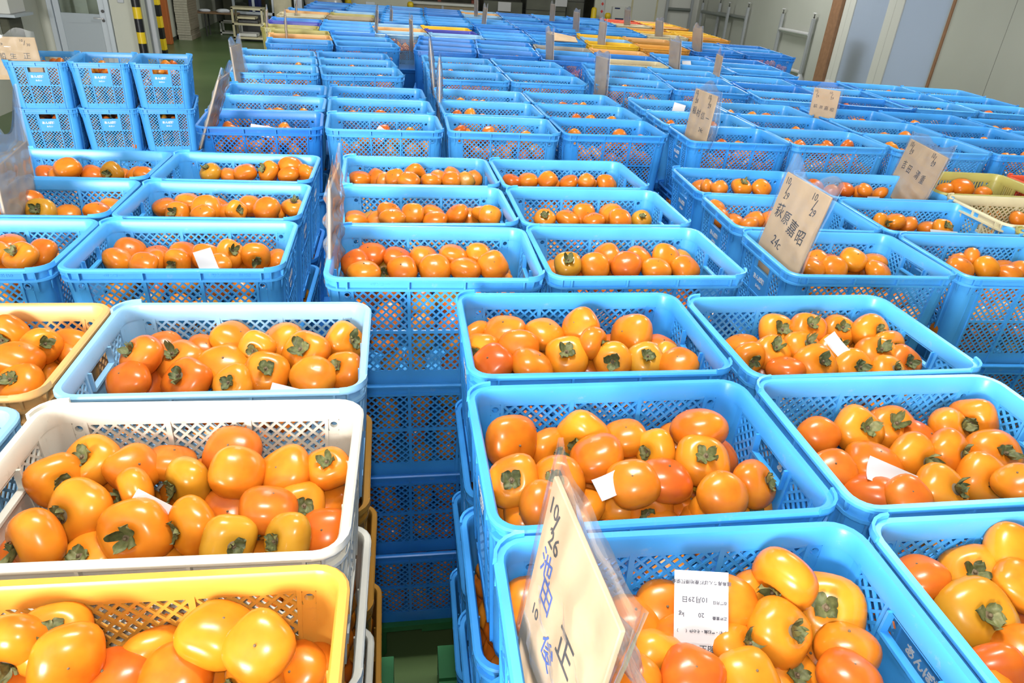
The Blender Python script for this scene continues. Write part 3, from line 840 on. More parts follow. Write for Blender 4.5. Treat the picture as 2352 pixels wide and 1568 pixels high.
CRATE_POS = {
    'P100': (0.3779, 0.4793, -0.0308, 1.315),
    'P101': (0.3869, 0.8531, -0.0093, 1.315),
    'P102': (0.4019, 1.2406, -0.0196, 1.315),
    'P110': (0.9061, 0.4643, -0.0307, 1.315),
    'P111': (0.9226, 0.8425, -0.0205, 1.315),
    'P112': (0.9351, 1.2101, 0.0044, 1.315),
    'PL00': (-0.853, 0.5024, -0.0342, 1.3),
    'PL01': (-0.843, 0.8737, -0.0359, 1.3),
    'PL02': (-0.8265, 1.2519, -0.0194, 1.3),
    'PL10': (-0.3196, 0.4856, -0.0332, 1.3),
    'PL11': (-0.3121, 0.8611, -0.0427, 1.3),
    'PL12': (-0.3011, 1.241, -0.0179, 1.3),
    '2M00': (0.1144, 1.665, -0.0281, 1.323),
    '2M01': (0.1107, 2.0412, 0.0151, 1.323),
    '2M02': (0.1108, 2.4114, 0.0082, 1.323),
    '2M10': (0.6391, 1.6683, -0.0033, 1.323),
    '2M11': (0.6401, 2.0427, -0.0038, 1.323),
    '2M12': (0.6366, 2.4142, 0.0174, 1.323),
    '2L00': (-1.0382, 1.8301, -0.0161, 1.281),
    '2L01': (-1.0339, 2.2043, 0.0002, 1.281),
    '2L02': (-1.0305, 2.5779, -0.0129, 1.281),
    '2L10': (-0.5118, 1.8233, -0.0101, 1.281),
    '2L11': (-0.5074, 2.1979, -0.0199, 1.281),
    '2L12': (-0.5058, 2.5742, -0.0232, 1.281),
    '2R00': (1.3518, 1.7745, -0.0461, 1.273),
    '2R01': (1.375, 2.154, -0.0655, 1.273),
    '2R02': (1.4011, 2.5264, -0.0637, 1.273),
    '2R10': (1.8885, 1.7467, -0.0618, 1.273),
    '2R11': (1.9043, 2.1227, -0.0656, 1.273),
    '2R12': (1.9278, 2.4967, -0.0643, 1.273),
    '3L00': (-0.5355, 3.3196, 0.0553, 1.292),
    '3L01': (-0.5502, 3.6968, 0.0325, 1.292),
    '3L02': (-0.5705, 4.0664, 0.051, 1.292),
    '3L10': (-0.0054, 3.3426, 0.0299, 1.292),
    '3L11': (-0.0212, 3.7159, 0.0389, 1.292),
    '3L12': (-0.041, 4.0909, 0.0309, 1.292),
    '3M00': (0.5373, 3.3393, -0.0309, 1.296),
    '3M01': (0.5391, 3.7305, 0.0127, 1.296),
    '3M02': (0.5394, 4.1049, -0.0135, 1.296),
    '3M10': (1.0688, 3.3631, 0.015, 1.296),
    '3M11': (1.0649, 3.7309, 0.0077, 1.296),
    '3M12': (1.0658, 4.1048, 0.0034, 1.296),
    '3R00': (1.6735, 3.2997, -0.0369, 1.29),
    '3R01': (1.6811, 3.6726, -0.0316, 1.29),
    '3R02': (1.6958, 4.0476, -0.042, 1.29),
    '3R10': (2.1961, 3.284, -0.0204, 1.29),
    '3R11': (2.2092, 3.6585, -0.0395, 1.29),
    '3R12': (2.2247, 4.0332, -0.0365, 1.29),
    '4L00': (-0.6705, 4.8083, 0.0955, 1.29),
    '4L01': (-0.7046, 5.1808, 0.0919, 1.29),
    '4L02': (-0.7452, 5.5534, 0.1186, 1.29),
    '4L10': (-0.1439, 4.8664, 0.1124, 1.29),
    '4L11': (-0.1807, 5.2411, 0.1041, 1.29),
    '4L12': (-0.2211, 5.6096, 0.0918, 1.29),
    '4M00': (0.5449, 4.867, 0.0109, 1.29),
    '4M01': (0.5481, 5.2425, -0.0131, 1.29),
    '4M02': (0.5435, 5.615, -0.0082, 1.29),
    '4M10': (1.0724, 4.8707, -0.01, 1.29),
    '4M11': (1.0709, 5.2451, 0.0018, 1.29),
    '4M12': (1.0784, 5.6159, 0.0112, 1.29),
    '4R00': (1.6745, 4.8643, -0.1502, 1.29),
    '4R01': (1.7317, 5.2295, -0.1652, 1.29),
    '4R02': (1.7932, 5.6037, -0.1452, 1.29),
    '4R10': (2.1944, 4.7807, -0.1487, 1.29),
    '4R11': (2.2554, 5.1511, -0.1563, 1.29),
    '4R12': (2.314, 5.5197, -0.1635, 1.29),
    '4RR00': (2.7016, 4.5403, -0.169, 1.29),
    '4RR01': (2.7605, 4.9097, -0.1524, 1.29),
    '4RR02': (2.8116, 5.2787, -0.1675, 1.29),
    '4RR10': (3.2245, 4.4558, -0.1694, 1.29),
    '4RR11': (3.2766, 4.825, -0.1551, 1.29),
    '4RR12': (3.3397, 5.1962, -0.1649, 1.29),
    '5L00': (-0.6702, 6.3201, 0.0911, 1.29),
    '5L01': (-0.7023, 6.6872, 0.1134, 1.29),
    '5L02': (-0.7421, 7.0637, 0.1061, 1.29),
    '5L10': (-0.1371, 6.3711, 0.1095, 1.29),
    '5L11': (-0.1805, 6.7472, 0.1124, 1.29),
    '5L12': (-0.2185, 7.1169, 0.0915, 1.29),
    '5M00': (0.5082, 6.2866, -0.0876, 1.29),
    '5M01': (0.5474, 6.6593, -0.0974, 1.29),
    '5M02': (0.576, 7.0328, -0.0866, 1.29),
    '5M10': (1.035, 6.242, -0.0781, 1.29),
    '5M11': (1.0682, 6.6128, -0.0906, 1.29),
    '5M12': (1.1064, 6.984, -0.0947, 1.29),
    '5R00': (1.5398, 6.0644, -0.1335, 1.29),
    '5R01': (1.5824, 6.4335, -0.1114, 1.29),
    '5R02': (1.6311, 6.8036, -0.1122, 1.29),
    '5R10': (2.0672, 5.9945, -0.1115, 1.29),
    '5R11': (2.1081, 6.3672, -0.1128, 1.29),
    '5R12': (2.1555, 6.7413, -0.1315, 1.29),
    '5RR00': (2.5862, 5.8356, -0.1669, 1.29),
    '5RR01': (2.6417, 6.206, -0.1559, 1.29),
    '5RR02': (2.7035, 6.5776, -0.1709, 1.29),
    '5RR10': (3.1042, 5.7551, -0.1575, 1.29),
    '5RR11': (3.166, 6.1241, -0.1689, 1.29),
    '5RR12': (3.2207, 6.4957, -0.1611, 1.29),
    '6L00': (-0.8681, 7.4881, 0.0348, 1.29),
    '6L01': (-0.8805, 7.8596, 0.026, 1.29),
    '6L02': (-0.8903, 8.2326, 0.0427, 1.29),
    '6L10': (-0.3431, 7.5039, 0.0393, 1.29),
    '6L11': (-0.3523, 7.8751, 0.0212, 1.29),
    '6L12': (-0.3627, 8.2485, 0.0358, 1.29),
    '6M00': (0.1745, 7.4207, 0.0424, 1.29),
    '6M01': (0.1603, 7.7948, 0.0636, 1.29),
    '6M02': (0.1373, 8.1707, 0.0482, 1.29),
    '6M10': (0.7067, 7.4485, 0.0496, 1.29),
    '6M11': (0.6896, 7.8225, 0.0567, 1.29),
    '6M12': (0.6652, 8.1967, 0.039, 1.29),
    '6R00': (1.2203, 7.524, -0.06, 1.29),
    '6R01': (1.2524, 7.8963, -0.0565, 1.29),
    '6R02': (1.2732, 8.2681, -0.0693, 1.29),
    '6R10': (1.7525, 7.4874, -0.0619, 1.29),
    '6R11': (1.7815, 7.8556, -0.065, 1.29),
    '6R12': (1.805, 8.2324, -0.0659, 1.29),
    '6RR00': (2.3047, 7.4648, -0.1173, 1.29),
    '6RR01': (2.3495, 7.8375, -0.1182, 1.29),
    '6RR02': (2.4001, 8.2066, -0.1368, 1.29),
    '6RR10': (2.8252, 7.3986, -0.1154, 1.29),
    '6RR11': (2.878, 7.7681, -0.132, 1.29),
    '6RR12': (2.9256, 8.1383, -0.1317, 1.29),
    '3RR00': (2.7262, 3.2235, -0.0687, 1.29),
    '3RR01': (2.7577, 3.5991, -0.0736, 1.29),
    '3RR02': (2.7858, 3.9723, -0.0794, 1.29),
    '3RR10': (3.2543, 3.1913, -0.0562, 1.29),
    '3RR11': (3.2872, 3.5622, -0.0751, 1.29),
    '3RR12': (3.3067, 3.9332, -0.0776, 1.29),
    '3RRR00': (3.7935, 3.0677, -0.0621, 1.29),
    '3RRR01': (3.8133, 3.4369, -0.0754, 1.29),
    '3RRR02': (3.8458, 3.8095, -0.0617, 1.29),
    '3RRR10': (4.3192, 3.0287, -0.057, 1.29),
    '3RRR11': (4.342, 3.4017, -0.0794, 1.29),
    '3RRR12': (4.3667, 3.7718, -0.0749, 1.29),
    '2RR00': (2.3699, 1.7917, -0.0735, 1.28),
    '2RR01': (2.4038, 2.1693, -0.0816, 1.28),
    '2RR02': (2.4399, 2.5404, -0.0746, 1.28),
    '2RR10': (2.9029, 1.7496, -0.0856, 1.28),
    '2RR11': (2.934, 2.1222, -0.0858, 1.28),
    '2RR12': (2.9651, 2.4913, -0.0777, 1.28),
    '4RRR00': (3.6859, 4.4439, -0.1489, 1.29),
    '4RRR01': (3.7411, 4.8153, -0.1427, 1.29),
    '4RRR02': (3.7916, 5.1893, -0.1444, 1.29),
    '4RRR10': (4.209, 4.3724, -0.1528, 1.29),
    '4RRR11': (4.2649, 4.7403, -0.1268, 1.29),
    '4RRR12': (4.3112, 5.1115, -0.1299, 1.29),
    '6RRR00': (3.3686, 7.2848, -0.1381, 1.29),
    '6RRR01': (3.4179, 7.6581, -0.1484, 1.29),
    '6RRR02': (3.4727, 8.0302, -0.1339, 1.29),
    '6RRR10': (3.8932, 7.2155, -0.143, 1.29),
    '6RRR11': (3.9447, 7.5852, -0.1372, 1.29),
    '6RRR12': (3.9908, 7.9543, -0.1281, 1.29),
    '7LL00': (-0.8925, 8.8741, -0.0064, 1.29),
    '7LL01': (-0.8837, 9.2443, -0.0138, 1.29),
    '7LL02': (-0.8799, 9.6232, -0.0129, 1.29),
    '7LL10': (-0.3636, 8.8663, -0.014, 1.29),
    '7LL11': (-0.3568, 9.2399, -0.0065, 1.29),
    '7LL12': (-0.3459, 9.6141, -0.013, 1.29),
    '7L00': (0.2306, 8.8438, -0.0167, 1.29),
    '7L01': (0.2394, 9.2162, -0.0291, 1.29),
    '7L02': (0.2438, 9.591, -0.0162, 1.29),
    '7L10': (0.7587, 8.8324, -0.0258, 1.29),
    '7L11': (0.761, 9.2096, -0.006, 1.29),
    '7L12': (0.7726, 9.5795, -0.0041, 1.29),
    '7M00': (1.2816, 8.8132, -0.0314, 1.29),
    '7M01': (1.2883, 9.1879, -0.014, 1.29),
    '7M02': (1.2882, 9.5625, -0.0305, 1.29),
    '7M10': (1.8078, 8.8018, -0.0214, 1.29),
    '7M11': (1.8176, 9.1794, -0.0086, 1.29),
    '7M12': (1.8194, 9.5512, -0.0145, 1.29),
    '7R00': (2.3002, 8.8024, -0.074, 1.29),
    '7R01': (2.3385, 9.1777, -0.0929, 1.29),
    '7R02': (2.3706, 9.5499, -0.0816, 1.29),
    '7R10': (2.8304, 8.7549, -0.1007, 1.29),
    '7R11': (2.8666, 9.132, -0.0935, 1.29),
    '7R12': (2.8981, 9.5015, -0.0837, 1.29),
    '7RR00': (3.3566, 8.7719, -0.0839, 1.29),
    '7RR01': (3.3846, 9.1456, -0.1004, 1.29),
    '7RR02': (3.4172, 9.5169, -0.0757, 1.29),
    '7RR10': (3.878, 8.7284, -0.0988, 1.29),
    '7RR11': (3.9174, 9.0974, -0.0987, 1.29),
    '7RR12': (3.9438, 9.4746, -0.0826, 1.29),
    '8LL00': (-0.7306, 10.3229, -0.0631, 1.29),
    '8LL01': (-0.7154, 10.6961, -0.0387, 1.29),
    '8LL02': (-0.6972, 11.0683, -0.0428, 1.29),
    '8LL10': (-0.2085, 10.298, -0.058, 1.29),
    '8LL11': (-0.1853, 10.6696, -0.041, 1.29),
    '8LL12': (-0.1697, 11.0442, -0.0613, 1.29),
    '8L00': (0.268, 10.3, -0.0449, 1.29),
    '8L01': (0.2833, 10.6746, -0.0653, 1.29),
    '8L02': (0.304, 11.0488, -0.0389, 1.29),
    '8L10': (0.7954, 10.2744, -0.0387, 1.29),
    '8L11': (0.8115, 10.6469, -0.0396, 1.29),
    '8L12': (0.8373, 11.0232, -0.039, 1.29),
    '8M00': (1.3127, 10.2853, -0.0467, 1.29),
    '8M01': (1.3372, 10.6584, -0.0634, 1.29),
    '8M02': (1.353, 11.0277, -0.053, 1.29),
    '8M10': (1.8449, 10.2554, -0.0562, 1.29),
    '8M11': (1.8661, 10.6307, -0.0451, 1.29),
    '8M12': (1.88, 11.0001, -0.0602, 1.29),
    '8R00': (2.3642, 10.2633, -0.0609, 1.29),
    '8R01': (2.3869, 10.6354, -0.0562, 1.29),
    '8R02': (2.4071, 11.0125, -0.061, 1.29),
    '8R10': (2.8933, 10.2381, -0.0604, 1.29),
    '8R11': (2.9104, 10.6068, -0.0433, 1.29),
    '8R12': (2.9356, 10.9848, -0.0524, 1.29),
    '8RR00': (3.4126, 10.2417, -0.0462, 1.29),
    '8RR01': (3.435, 10.6142, -0.0558, 1.29),
    '8RR02': (3.4551, 10.989, -0.0539, 1.29),
    '8RR10': (3.9417, 10.2123, -0.0444, 1.29),
    '8RR11': (3.966, 10.5882, -0.0631, 1.29),
    '8RR12': (3.9821, 10.9625, -0.0413, 1.29),
}
FRUIT = [
    ('PL11', -0.5142, 0.939, 1.2294, 0.0377, 0.62, -0.69, 0.36, 'o', 1, 56),
    ('PL11', -0.4761, 0.979, 1.2313, 0.0392, -0.24, -0.53, 0.81, 'o', 1, 56),
    ('PL11', -0.4098, 0.9612, 1.2252, 0.0377, -0.55, 0.41, -0.73, 'o', 0, 54),
    ('PL11', -0.3636, 0.9945, 1.2088, 0.0363, -0.26, -0.17, -0.95, 'o', 0, 50),
    ('PL11', -0.3215, 0.9312, 1.218, 0.0382, -0.74, -0.66, 0.1, 'g', 1, 55),
    ('PL11', -0.2643, 0.9899, 1.2264, 0.0438, 0.06, 0.44, -0.9, 'r', 0, 60),
    ('PL11', -0.2456, 0.9279, 1.235, 0.039, -0.46, 0.46, -0.76, 'o', 0, 56),
    ('PL11', -0.1753, 0.9426, 1.218, 0.0401, 0.37, 0.48, -0.8, 'o', 0, 56),
    ('PL11', -0.1056, 0.9437, 1.2214, 0.0347, -0.07, -0.41, 0.91, 'o', 1, 48),
    ('PL11', -0.4589, 0.8711, 1.2207, 0.0453, -0.5, -0.72, 0.47, 'o', 1, 70),
    ('PL11', -0.3926, 0.9062, 1.2271, 0.034, -0.85, -0.53, 0.03, 'o', 1, 50),
    ('PL11', -0.3701, 0.8248, 1.218, 0.0455, -0.09, -0.87, 0.48, 'o', 1, 72),
    ('PL11', -0.294, 0.83, 1.218, 0.0386, -0.75, -0.63, 0.23, 'y', 1, 60),
    ('PL11', -0.2585, 0.8966, 1.182, 0.037, -0.11, 0.72, -0.69, 'r', 0, 48),
    ('PL11', -0.1889, 0.8519, 1.2214, 0.0399, -0.31, -0.12, -0.94, 'r', 0, 60),
    ('PL11', -0.1132, 0.9272, 1.161, 0.037, 0.02, 0.15, -0.99, 'o', 0, 46),
    ('PL11', -0.4916, 0.8101, 1.2305, 0.0413, -0.73, -0.69, 0.05, 'o', 1, 68),
    ('PL11', -0.2369, 0.7935, 1.218, 0.0365, 0.45, -0.82, 0.35, 'g', 1, 58),
    ('PL11', -0.1535, 0.7897, 1.218, 0.0369, -0.73, -0.54, 0.43, 'g', 1, 58),
    ('PL11', -0.1071, 0.8336, 1.182, 0.037, 0.07, 0.57, -0.82, 'r', 0, 46),
    ('PL11', -0.4519, 0.8817, 1.1544, 0.037, -0.06, -0.41, -0.91, 'o', 0, 32),
    ('PL11', -0.5195, 0.8316, 1.1772, 0.037, -0.41, 0.11, -0.91, 'r', 0, 45),
    ('PL11', -0.4333, 0.8083, 1.1868, 0.037, -0.24, -0.48, 0.84, 'o', 1, 40),
    ('PL11', -0.1482, 0.8887, 1.1892, 0.037, 0.36, -0.63, 0.68, 'o', 1, 36),
    ('PL11', -0.3085, 0.9901, 1.1788, 0.037, -0.09, 0.01, -1.0, 'r', 0, 34),
    ('PL11', -0.4549, 0.999, 1.1772, 0.037, 0.79, 0.19, -0.59, 'o', 0, 36),
    ('PL12', -0.4812, 1.2798, 1.2509, 0.041, -0.6, -0.29, 0.74, 'r', 1, 48),
    ('PL12', -0.4235, 1.3102, 1.2191, 0.0444, -0.27, -0.34, 0.9, 'r', 1, 50),
    ('PL12', -0.3281, 1.3725, 1.2331, 0.0417, -0.56, 0.23, -0.8, 'y', 0, 45),
    ('PL12', -0.3342, 1.2899, 1.218, 0.046, -0.11, 0.42, -0.9, 'y', 0, 52),
    ('PL12', -0.3867, 1.3615, 1.2165, 0.034, -0.32, 0.37, -0.87, 'o', 0, 36),
    ('PL12', -0.2327, 1.3687, 1.2234, 0.046, 0.61, 0.15, -0.78, 'o', 0, 52),
    ('PL12', -0.1755, 1.3214, 1.226, 0.046, -0.25, -0.66, 0.71, 'o', 1, 52),
    ('PL12', -0.0976, 1.3637, 1.2256, 0.0418, 0.63, -0.57, 0.53, 'o', 1, 44),
    ('PL12', -0.2476, 1.2578, 1.218, 0.0422, 0.1, -0.61, 0.79, 'o', 1, 48),
    ('PL12', -0.1545, 1.2406, 1.218, 0.0404, -0.03, 0.49, -0.87, 'o', 0, 46),
    ('PL12', -0.0955, 1.2627, 1.218, 0.0377, -0.53, -0.5, 0.69, 'o', 1, 42),
    ('PL12', -0.4913, 1.2192, 1.2338, 0.038, 0.33, 0.37, -0.87, 'r', 0, 46),
    ('PL12', -0.3933, 1.2385, 1.218, 0.0426, -0.34, -0.54, 0.77, 'r', 1, 50),
    ('PL12', -0.4786, 1.3288, 1.1806, 0.037, 0.09, 0.28, -0.96, 'r', 0, 36),
    ('PL12', -0.3052, 1.2204, 1.218, 0.0358, -0.16, -0.71, 0.68, 'o', 1, 42),
    ('PL12', -0.4863, 1.27, 1.1885, 0.037, 0.22, 0.66, -0.72, 'r', 0, 36),
    ('PL12', -0.2732, 1.3227, 1.2405, 0.034, -0.17, -0.94, 0.29, 'o', 1, 36),
    ('PL12', -0.4696, 1.3749, 1.2133, 0.037, -0.24, 0.51, -0.83, 'r', 0, 30),
    ('PL12', -0.2253, 1.3722, 1.1561, 0.037, 0.05, 0.38, -0.92, 'o', 0, 30),
    ('PL02', -0.7032, 1.2817, 1.2498, 0.04, -0.32, -0.06, -0.94, 'o', 0, 48),
    ('PL02', -0.7595, 1.382, 1.2508, 0.037, -0.07, -0.99, 0.09, 'o', 1, 42),
    ('PL02', -0.6843, 1.3398, 1.2472, 0.034, 0.63, -0.57, 0.53, 'o', 1, 38),
    ('PL02', -0.6526, 1.3786, 1.2194, 0.037, 0.06, 0.77, -0.63, 'o', 0, 34),
    ('PL02', -0.7013, 1.3811, 1.1724, 0.037, 0.23, 0.58, -0.78, 'o', 0, 36),
    ('PL02', -0.6826, 1.2262, 1.2271, 0.039, -0.24, -0.48, 0.84, 'o', 1, 48),
    ('PL02', -0.6967, 1.3217, 1.1824, 0.037, 0.04, -0.76, 0.65, 'o', 1, 30),
    ('PL02', -0.7394, 1.2693, 1.182, 0.037, -0.14, 0.76, -0.63, 'o', 0, 34),
    ('PL10', -0.2121, 0.6077, 1.2491, 0.0397, -0.36, -0.02, -0.93, 'y', 0, 76),
    ('PL10', -0.1597, 0.5783, 1.2559, 0.0368, 0.02, 0.57, -0.82, 'o', 0, 72),
    ('PL10', -0.4285, 0.6149, 1.2556, 0.0381, -0.23, -0.92, -0.31, 'o', 1, 76),
    ('PL10', -0.3679, 0.5864, 1.2559, 0.0355, -0.41, 0.81, -0.42, 'o', 0, 72),
    ('PL10', -0.2938, 0.6167, 1.1978, 0.037, 0.57, -0.64, 0.51, 'o', 1, 56),
    ('PL10', -0.2555, 0.5755, 1.22, 0.037, -0.03, 0.42, -0.91, 'o', 0, 62),
    ('PL10', -0.2326, 0.6152, 1.182, 0.037, -0.37, 0.17, -0.91, 'o', 0, 40),
    ('PL10', -0.1246, 0.5995, 1.1677, 0.037, 0.28, 0.38, -0.88, 'o', 0, 56),
    ('PL10', -0.1094, 0.6094, 1.1561, 0.037, 0.45, -0.05, -0.89, 'o', 0, 38),
    ('PL10', -0.1708, 0.5775, 1.1975, 0.037, -0.73, -0.63, 0.25, 'o', 1, 52),
    ('PL10', -0.3292, 0.5815, 1.2134, 0.037, 0.17, 0.07, -0.98, 'r', 0, 58),
    ('PL10', -0.3952, 0.6209, 1.2507, 0.037, 0.18, -0.4, 0.9, 'o', 1, 36),
    ('PL10', -0.4618, 0.623, 1.1915, 0.037, -0.44, 0.27, -0.85, 'r', 0, 50),
    ('PL10', -0.4197, 0.6088, 1.1964, 0.037, 0.35, -0.12, -0.93, 'r', 0, 48),
    ('P102', 0.2523, 1.359, 1.2449, 0.044, 0.17, 0.16, -0.97, 'o', 0, 45),
    ('P102', 0.2734, 1.2931, 1.2367, 0.0426, 0.26, 0.83, -0.5, 'o', 0, 45),
    ('P102', 0.3445, 1.3495, 1.2445, 0.0413, -0.25, 0.18, -0.95, 'o', 0, 42),
    ('P102', 0.422, 1.3401, 1.2656, 0.0412, 0.67, 0.37, -0.64, 'o', 0, 42),
    ('P102', 0.434, 1.2798, 1.2584, 0.034, 0.75, -0.65, 0.11, 'o', 1, 34),
    ('P102', 0.3766, 1.2659, 1.233, 0.0435, -0.24, -0.56, 0.79, 'y', 1, 46),
    ('P102', 0.5452, 1.3393, 1.243, 0.046, 0.8, 0.33, -0.5, 'o', 0, 46),
    ('P102', 0.6104, 1.3141, 1.221, 0.036, -0.13, 0.17, -0.98, 'r', 0, 36),
    ('P102', 0.1985, 1.3747, 1.2232, 0.037, 0.45, -0.79, 0.42, 'o', 1, 30),
    ('P102', 0.1973, 1.3143, 1.2258, 0.037, -0.64, -0.73, 0.25, 'o', 1, 30),
    ('P102', 0.2116, 1.2471, 1.233, 0.0404, 0.47, 0.46, -0.76, 'r', 0, 44),
    ('P102', 0.2918, 1.2264, 1.2352, 0.042, -0.44, 0.05, -0.9, 'o', 0, 46),
    ('P102', 0.4745, 1.2476, 1.233, 0.0378, -0.32, -0.88, 0.36, 'o', 1, 40),
    ('P102', 0.442, 1.2957, 1.1876, 0.037, -0.07, 0.43, -0.9, 'o', 0, 30),
    ('P102', 0.5464, 1.2381, 1.2352, 0.0379, -0.15, -0.58, 0.8, 'g', 1, 40),
    ('P102', 0.6074, 1.2571, 1.2255, 0.0348, 0.3, -0.72, 0.62, 'g', 1, 36),
    ('P102', 0.6068, 1.2028, 1.243, 0.0374, 0.36, 0.27, -0.9, 'o', 0, 40),
    ('P102', 0.4206, 1.3721, 1.211, 0.037, 0.16, 0.53, -0.83, 'o', 0, 30),
    ('P102', 0.5143, 1.3697, 1.1923, 0.037, -0.04, 0.16, -0.99, 'r', 0, 30),
    ('P102', 0.3418, 1.3702, 1.1828, 0.037, 0.44, 0.56, -0.7, 'o', 0, 28),
    ('P112', 0.9087, 1.338, 1.2434, 0.0415, -0.06, -0.72, 0.69, 'o', 1, 40),
    ('P112', 0.9662, 1.3087, 1.2613, 0.0409, -0.14, -0.5, 0.85, 'o', 1, 40),
    ('P112', 1.073, 1.3416, 1.239, 0.0381, -0.15, -0.6, 0.79, 'o', 1, 36),
    ('P112', 1.1289, 1.3043, 1.2541, 0.0416, 0.09, -0.79, 0.61, 'o', 1, 40),
    ('P112', 0.8478, 1.2481, 1.2404, 0.0374, -0.04, -0.51, 0.86, 'o', 1, 38),
    ('P112', 0.9275, 1.2577, 1.2441, 0.0399, 0.11, -0.51, 0.85, 'o', 1, 40),
    ('P112', 0.7894, 1.2386, 1.2341, 0.034, -0.07, -0.99, 0.15, 'o', 1, 34),
    ('P112', 1.0077, 1.2571, 1.233, 0.0383, 0.16, -0.55, 0.82, 'o', 1, 38),
    ('P112', 1.1322, 1.342, 1.2032, 0.037, -0.17, -0.9, 0.39, 'o', 1, 30),
    ('P112', 1.0945, 1.2214, 1.2371, 0.046, -0.12, -0.4, 0.91, 'o', 1, 48),
    ('P112', 1.1414, 1.248, 1.2456, 0.0366, 0.13, -0.89, 0.43, 'o', 1, 36),
    ('P112', 1.1406, 1.191, 1.2352, 0.0376, 0.03, -0.82, 0.57, 'r', 1, 38),
    ('P112', 0.9227, 1.1914, 1.2397, 0.0423, 0.04, -0.69, 0.72, 'o', 1, 44),
    ('P112', 1.0123, 1.1845, 1.233, 0.0407, 0.03, -0.82, 0.57, 'o', 1, 42),
    ('P112', 0.8524, 1.1879, 1.233, 0.0363, 0.03, -0.18, -0.98, 'r', 0, 38),
    ('P112', 0.8618, 1.2678, 1.1844, 0.037, 0.18, 0.74, -0.64, 'r', 0, 32),
    ('P112', 1.0789, 1.1547, 1.2375, 0.0365, 0.16, -0.6, 0.78, 'o', 1, 38),
    ('P112', 0.9716, 1.3412, 1.2079, 0.037, 0.29, -0.16, -0.94, 'r', 0, 30),
    ('P112', 0.8235, 1.3403, 1.2063, 0.037, 0.25, -0.29, -0.93, 'o', 0, 28),
    ('P101', 0.2074, 0.9755, 1.233, 0.0447, -0.29, 0.87, -0.4, 'o', 0, 58),
    ('P101', 0.191, 0.8579, 1.2441, 0.0393, -0.28, -0.69, 0.67, 'o', 1, 56),
    ('P101', 0.3412, 0.9846, 1.233, 0.0435, -0.49, -0.87, -0.08, 'y', 1, 55),
    ('P101', 0.4182, 0.9722, 1.233, 0.0364, 0.19, 0.13, -0.97, 'o', 0, 46),
    ('P101', 0.4592, 0.9305, 1.233, 0.0356, -0.85, -0.45, 0.27, 'y', 1, 46),
    ('P101', 0.5418, 0.9464, 1.2645, 0.0438, 0.13, -0.31, -0.94, 'o', 0, 56),
    ('P101', 0.5248, 0.8805, 1.2441, 0.0435, -0.14, -0.5, 0.85, 'o', 1, 58),
    ('P101', 0.5938, 0.9506, 1.197, 0.037, -0.46, 0.16, -0.87, 'r', 0, 42),
    ('P101', 0.3436, 0.9086, 1.243, 0.0433, 0.42, -0.08, -0.9, 'o', 0, 58),
    ('P101', 0.281, 0.9852, 1.2017, 0.037, 0.34, -0.87, 0.36, 'o', 1, 40),
    ('P101', 0.2659, 0.858, 1.2386, 0.0392, -0.4, -0.61, 0.69, 'o', 1, 55),
    ('P101', 0.3824, 0.8294, 1.2496, 0.0381, 0.29, 0.38, -0.88, 'o', 0, 54),
    ('P101', 0.4443, 0.8432, 1.2408, 0.0405, -0.08, 0.01, -1.0, 'r', 0, 56),
    ('P101', 0.5918, 0.8205, 1.2397, 0.0378, 0.59, -0.48, 0.65, 'o', 1, 52),
    ('P101', 0.5163, 0.7823, 1.2529, 0.0361, -0.07, 0.64, -0.77, 'o', 0, 52),
    ('P101', 0.5348, 0.9, 1.1634, 0.037, 0.62, 0.16, -0.76, 'g', 0, 38),
    ('P101', 0.4975, 0.8504, 1.1671, 0.037, -0.14, 0.14, -0.98, 'o', 0, 44),
    ('P101', 0.2284, 0.7944, 1.243, 0.0377, -0.56, 0.52, -0.64, 'o', 0, 56),
    ('P101', 0.1916, 0.8738, 1.1618, 0.037, 0.28, 0.58, -0.77, 'o', 0, 42),
    ('P101', 0.2144, 0.8283, 1.1951, 0.037, -0.15, 0.24, -0.96, 'o', 0, 42),
    ('P101', 0.4227, 0.8362, 1.1824, 0.037, -0.37, -0.81, 0.46, 'o', 1, 46),
    ('P101', 0.3787, 0.9226, 1.186, 0.037, -0.18, -0.21, -0.96, 'o', 0, 42),
    ('P101', 0.5292, 0.9845, 1.2125, 0.037, 0.12, 0.27, -0.96, 'o', 0, 36),
    ('P101', 0.5239, 0.8063, 1.1982, 0.037, 0.58, 0.27, -0.76, 'o', 0, 40),
    ('P101', 0.5925, 0.814, 1.1876, 0.037, -0.06, -0.69, 0.72, 'o', 1, 42),
    ('P101', 0.3034, 0.8472, 1.1891, 0.037, 0.31, -0.01, -0.95, 'o', 0, 42),
    ('P101', 0.3713, 0.8645, 1.1728, 0.037, 0.5, 0.02, -0.87, 'o', 0, 45),
    ('P111', 0.7902, 0.9505, 1.233, 0.0344, 0.31, 0.58, -0.75, 'r', 0, 42),
    ('P111', 0.877, 0.9579, 1.233, 0.0433, 0.03, -0.65, 0.76, 'o', 1, 52),
    ('P111', 0.9617, 0.972, 1.2225, 0.0444, -0.24, -0.5, 0.83, 'o', 1, 52),
    ('P111', 1.0656, 0.9478, 1.2352, 0.039, 0.47, -0.63, 0.62, 'o', 1, 46),
    ('P111', 1.128, 0.9605, 1.2438, 0.0395, -0.77, -0.61, 0.18, 'o', 1, 46),
    ('P111', 0.9923, 0.9272, 1.2287, 0.0349, -0.36, 0.35, -0.86, 'r', 0, 42),
    ('P111', 0.8491, 0.8648, 1.2255, 0.0454, -0.06, 0.09, -0.99, 'o', 0, 58),
    ('P111', 0.9278, 0.8676, 1.233, 0.0427, 0.26, -0.85, 0.46, 'o', 1, 54),
    ('P111', 0.9988, 0.8663, 1.2394, 0.0413, 0.4, -0.75, 0.52, 'o', 1, 52),
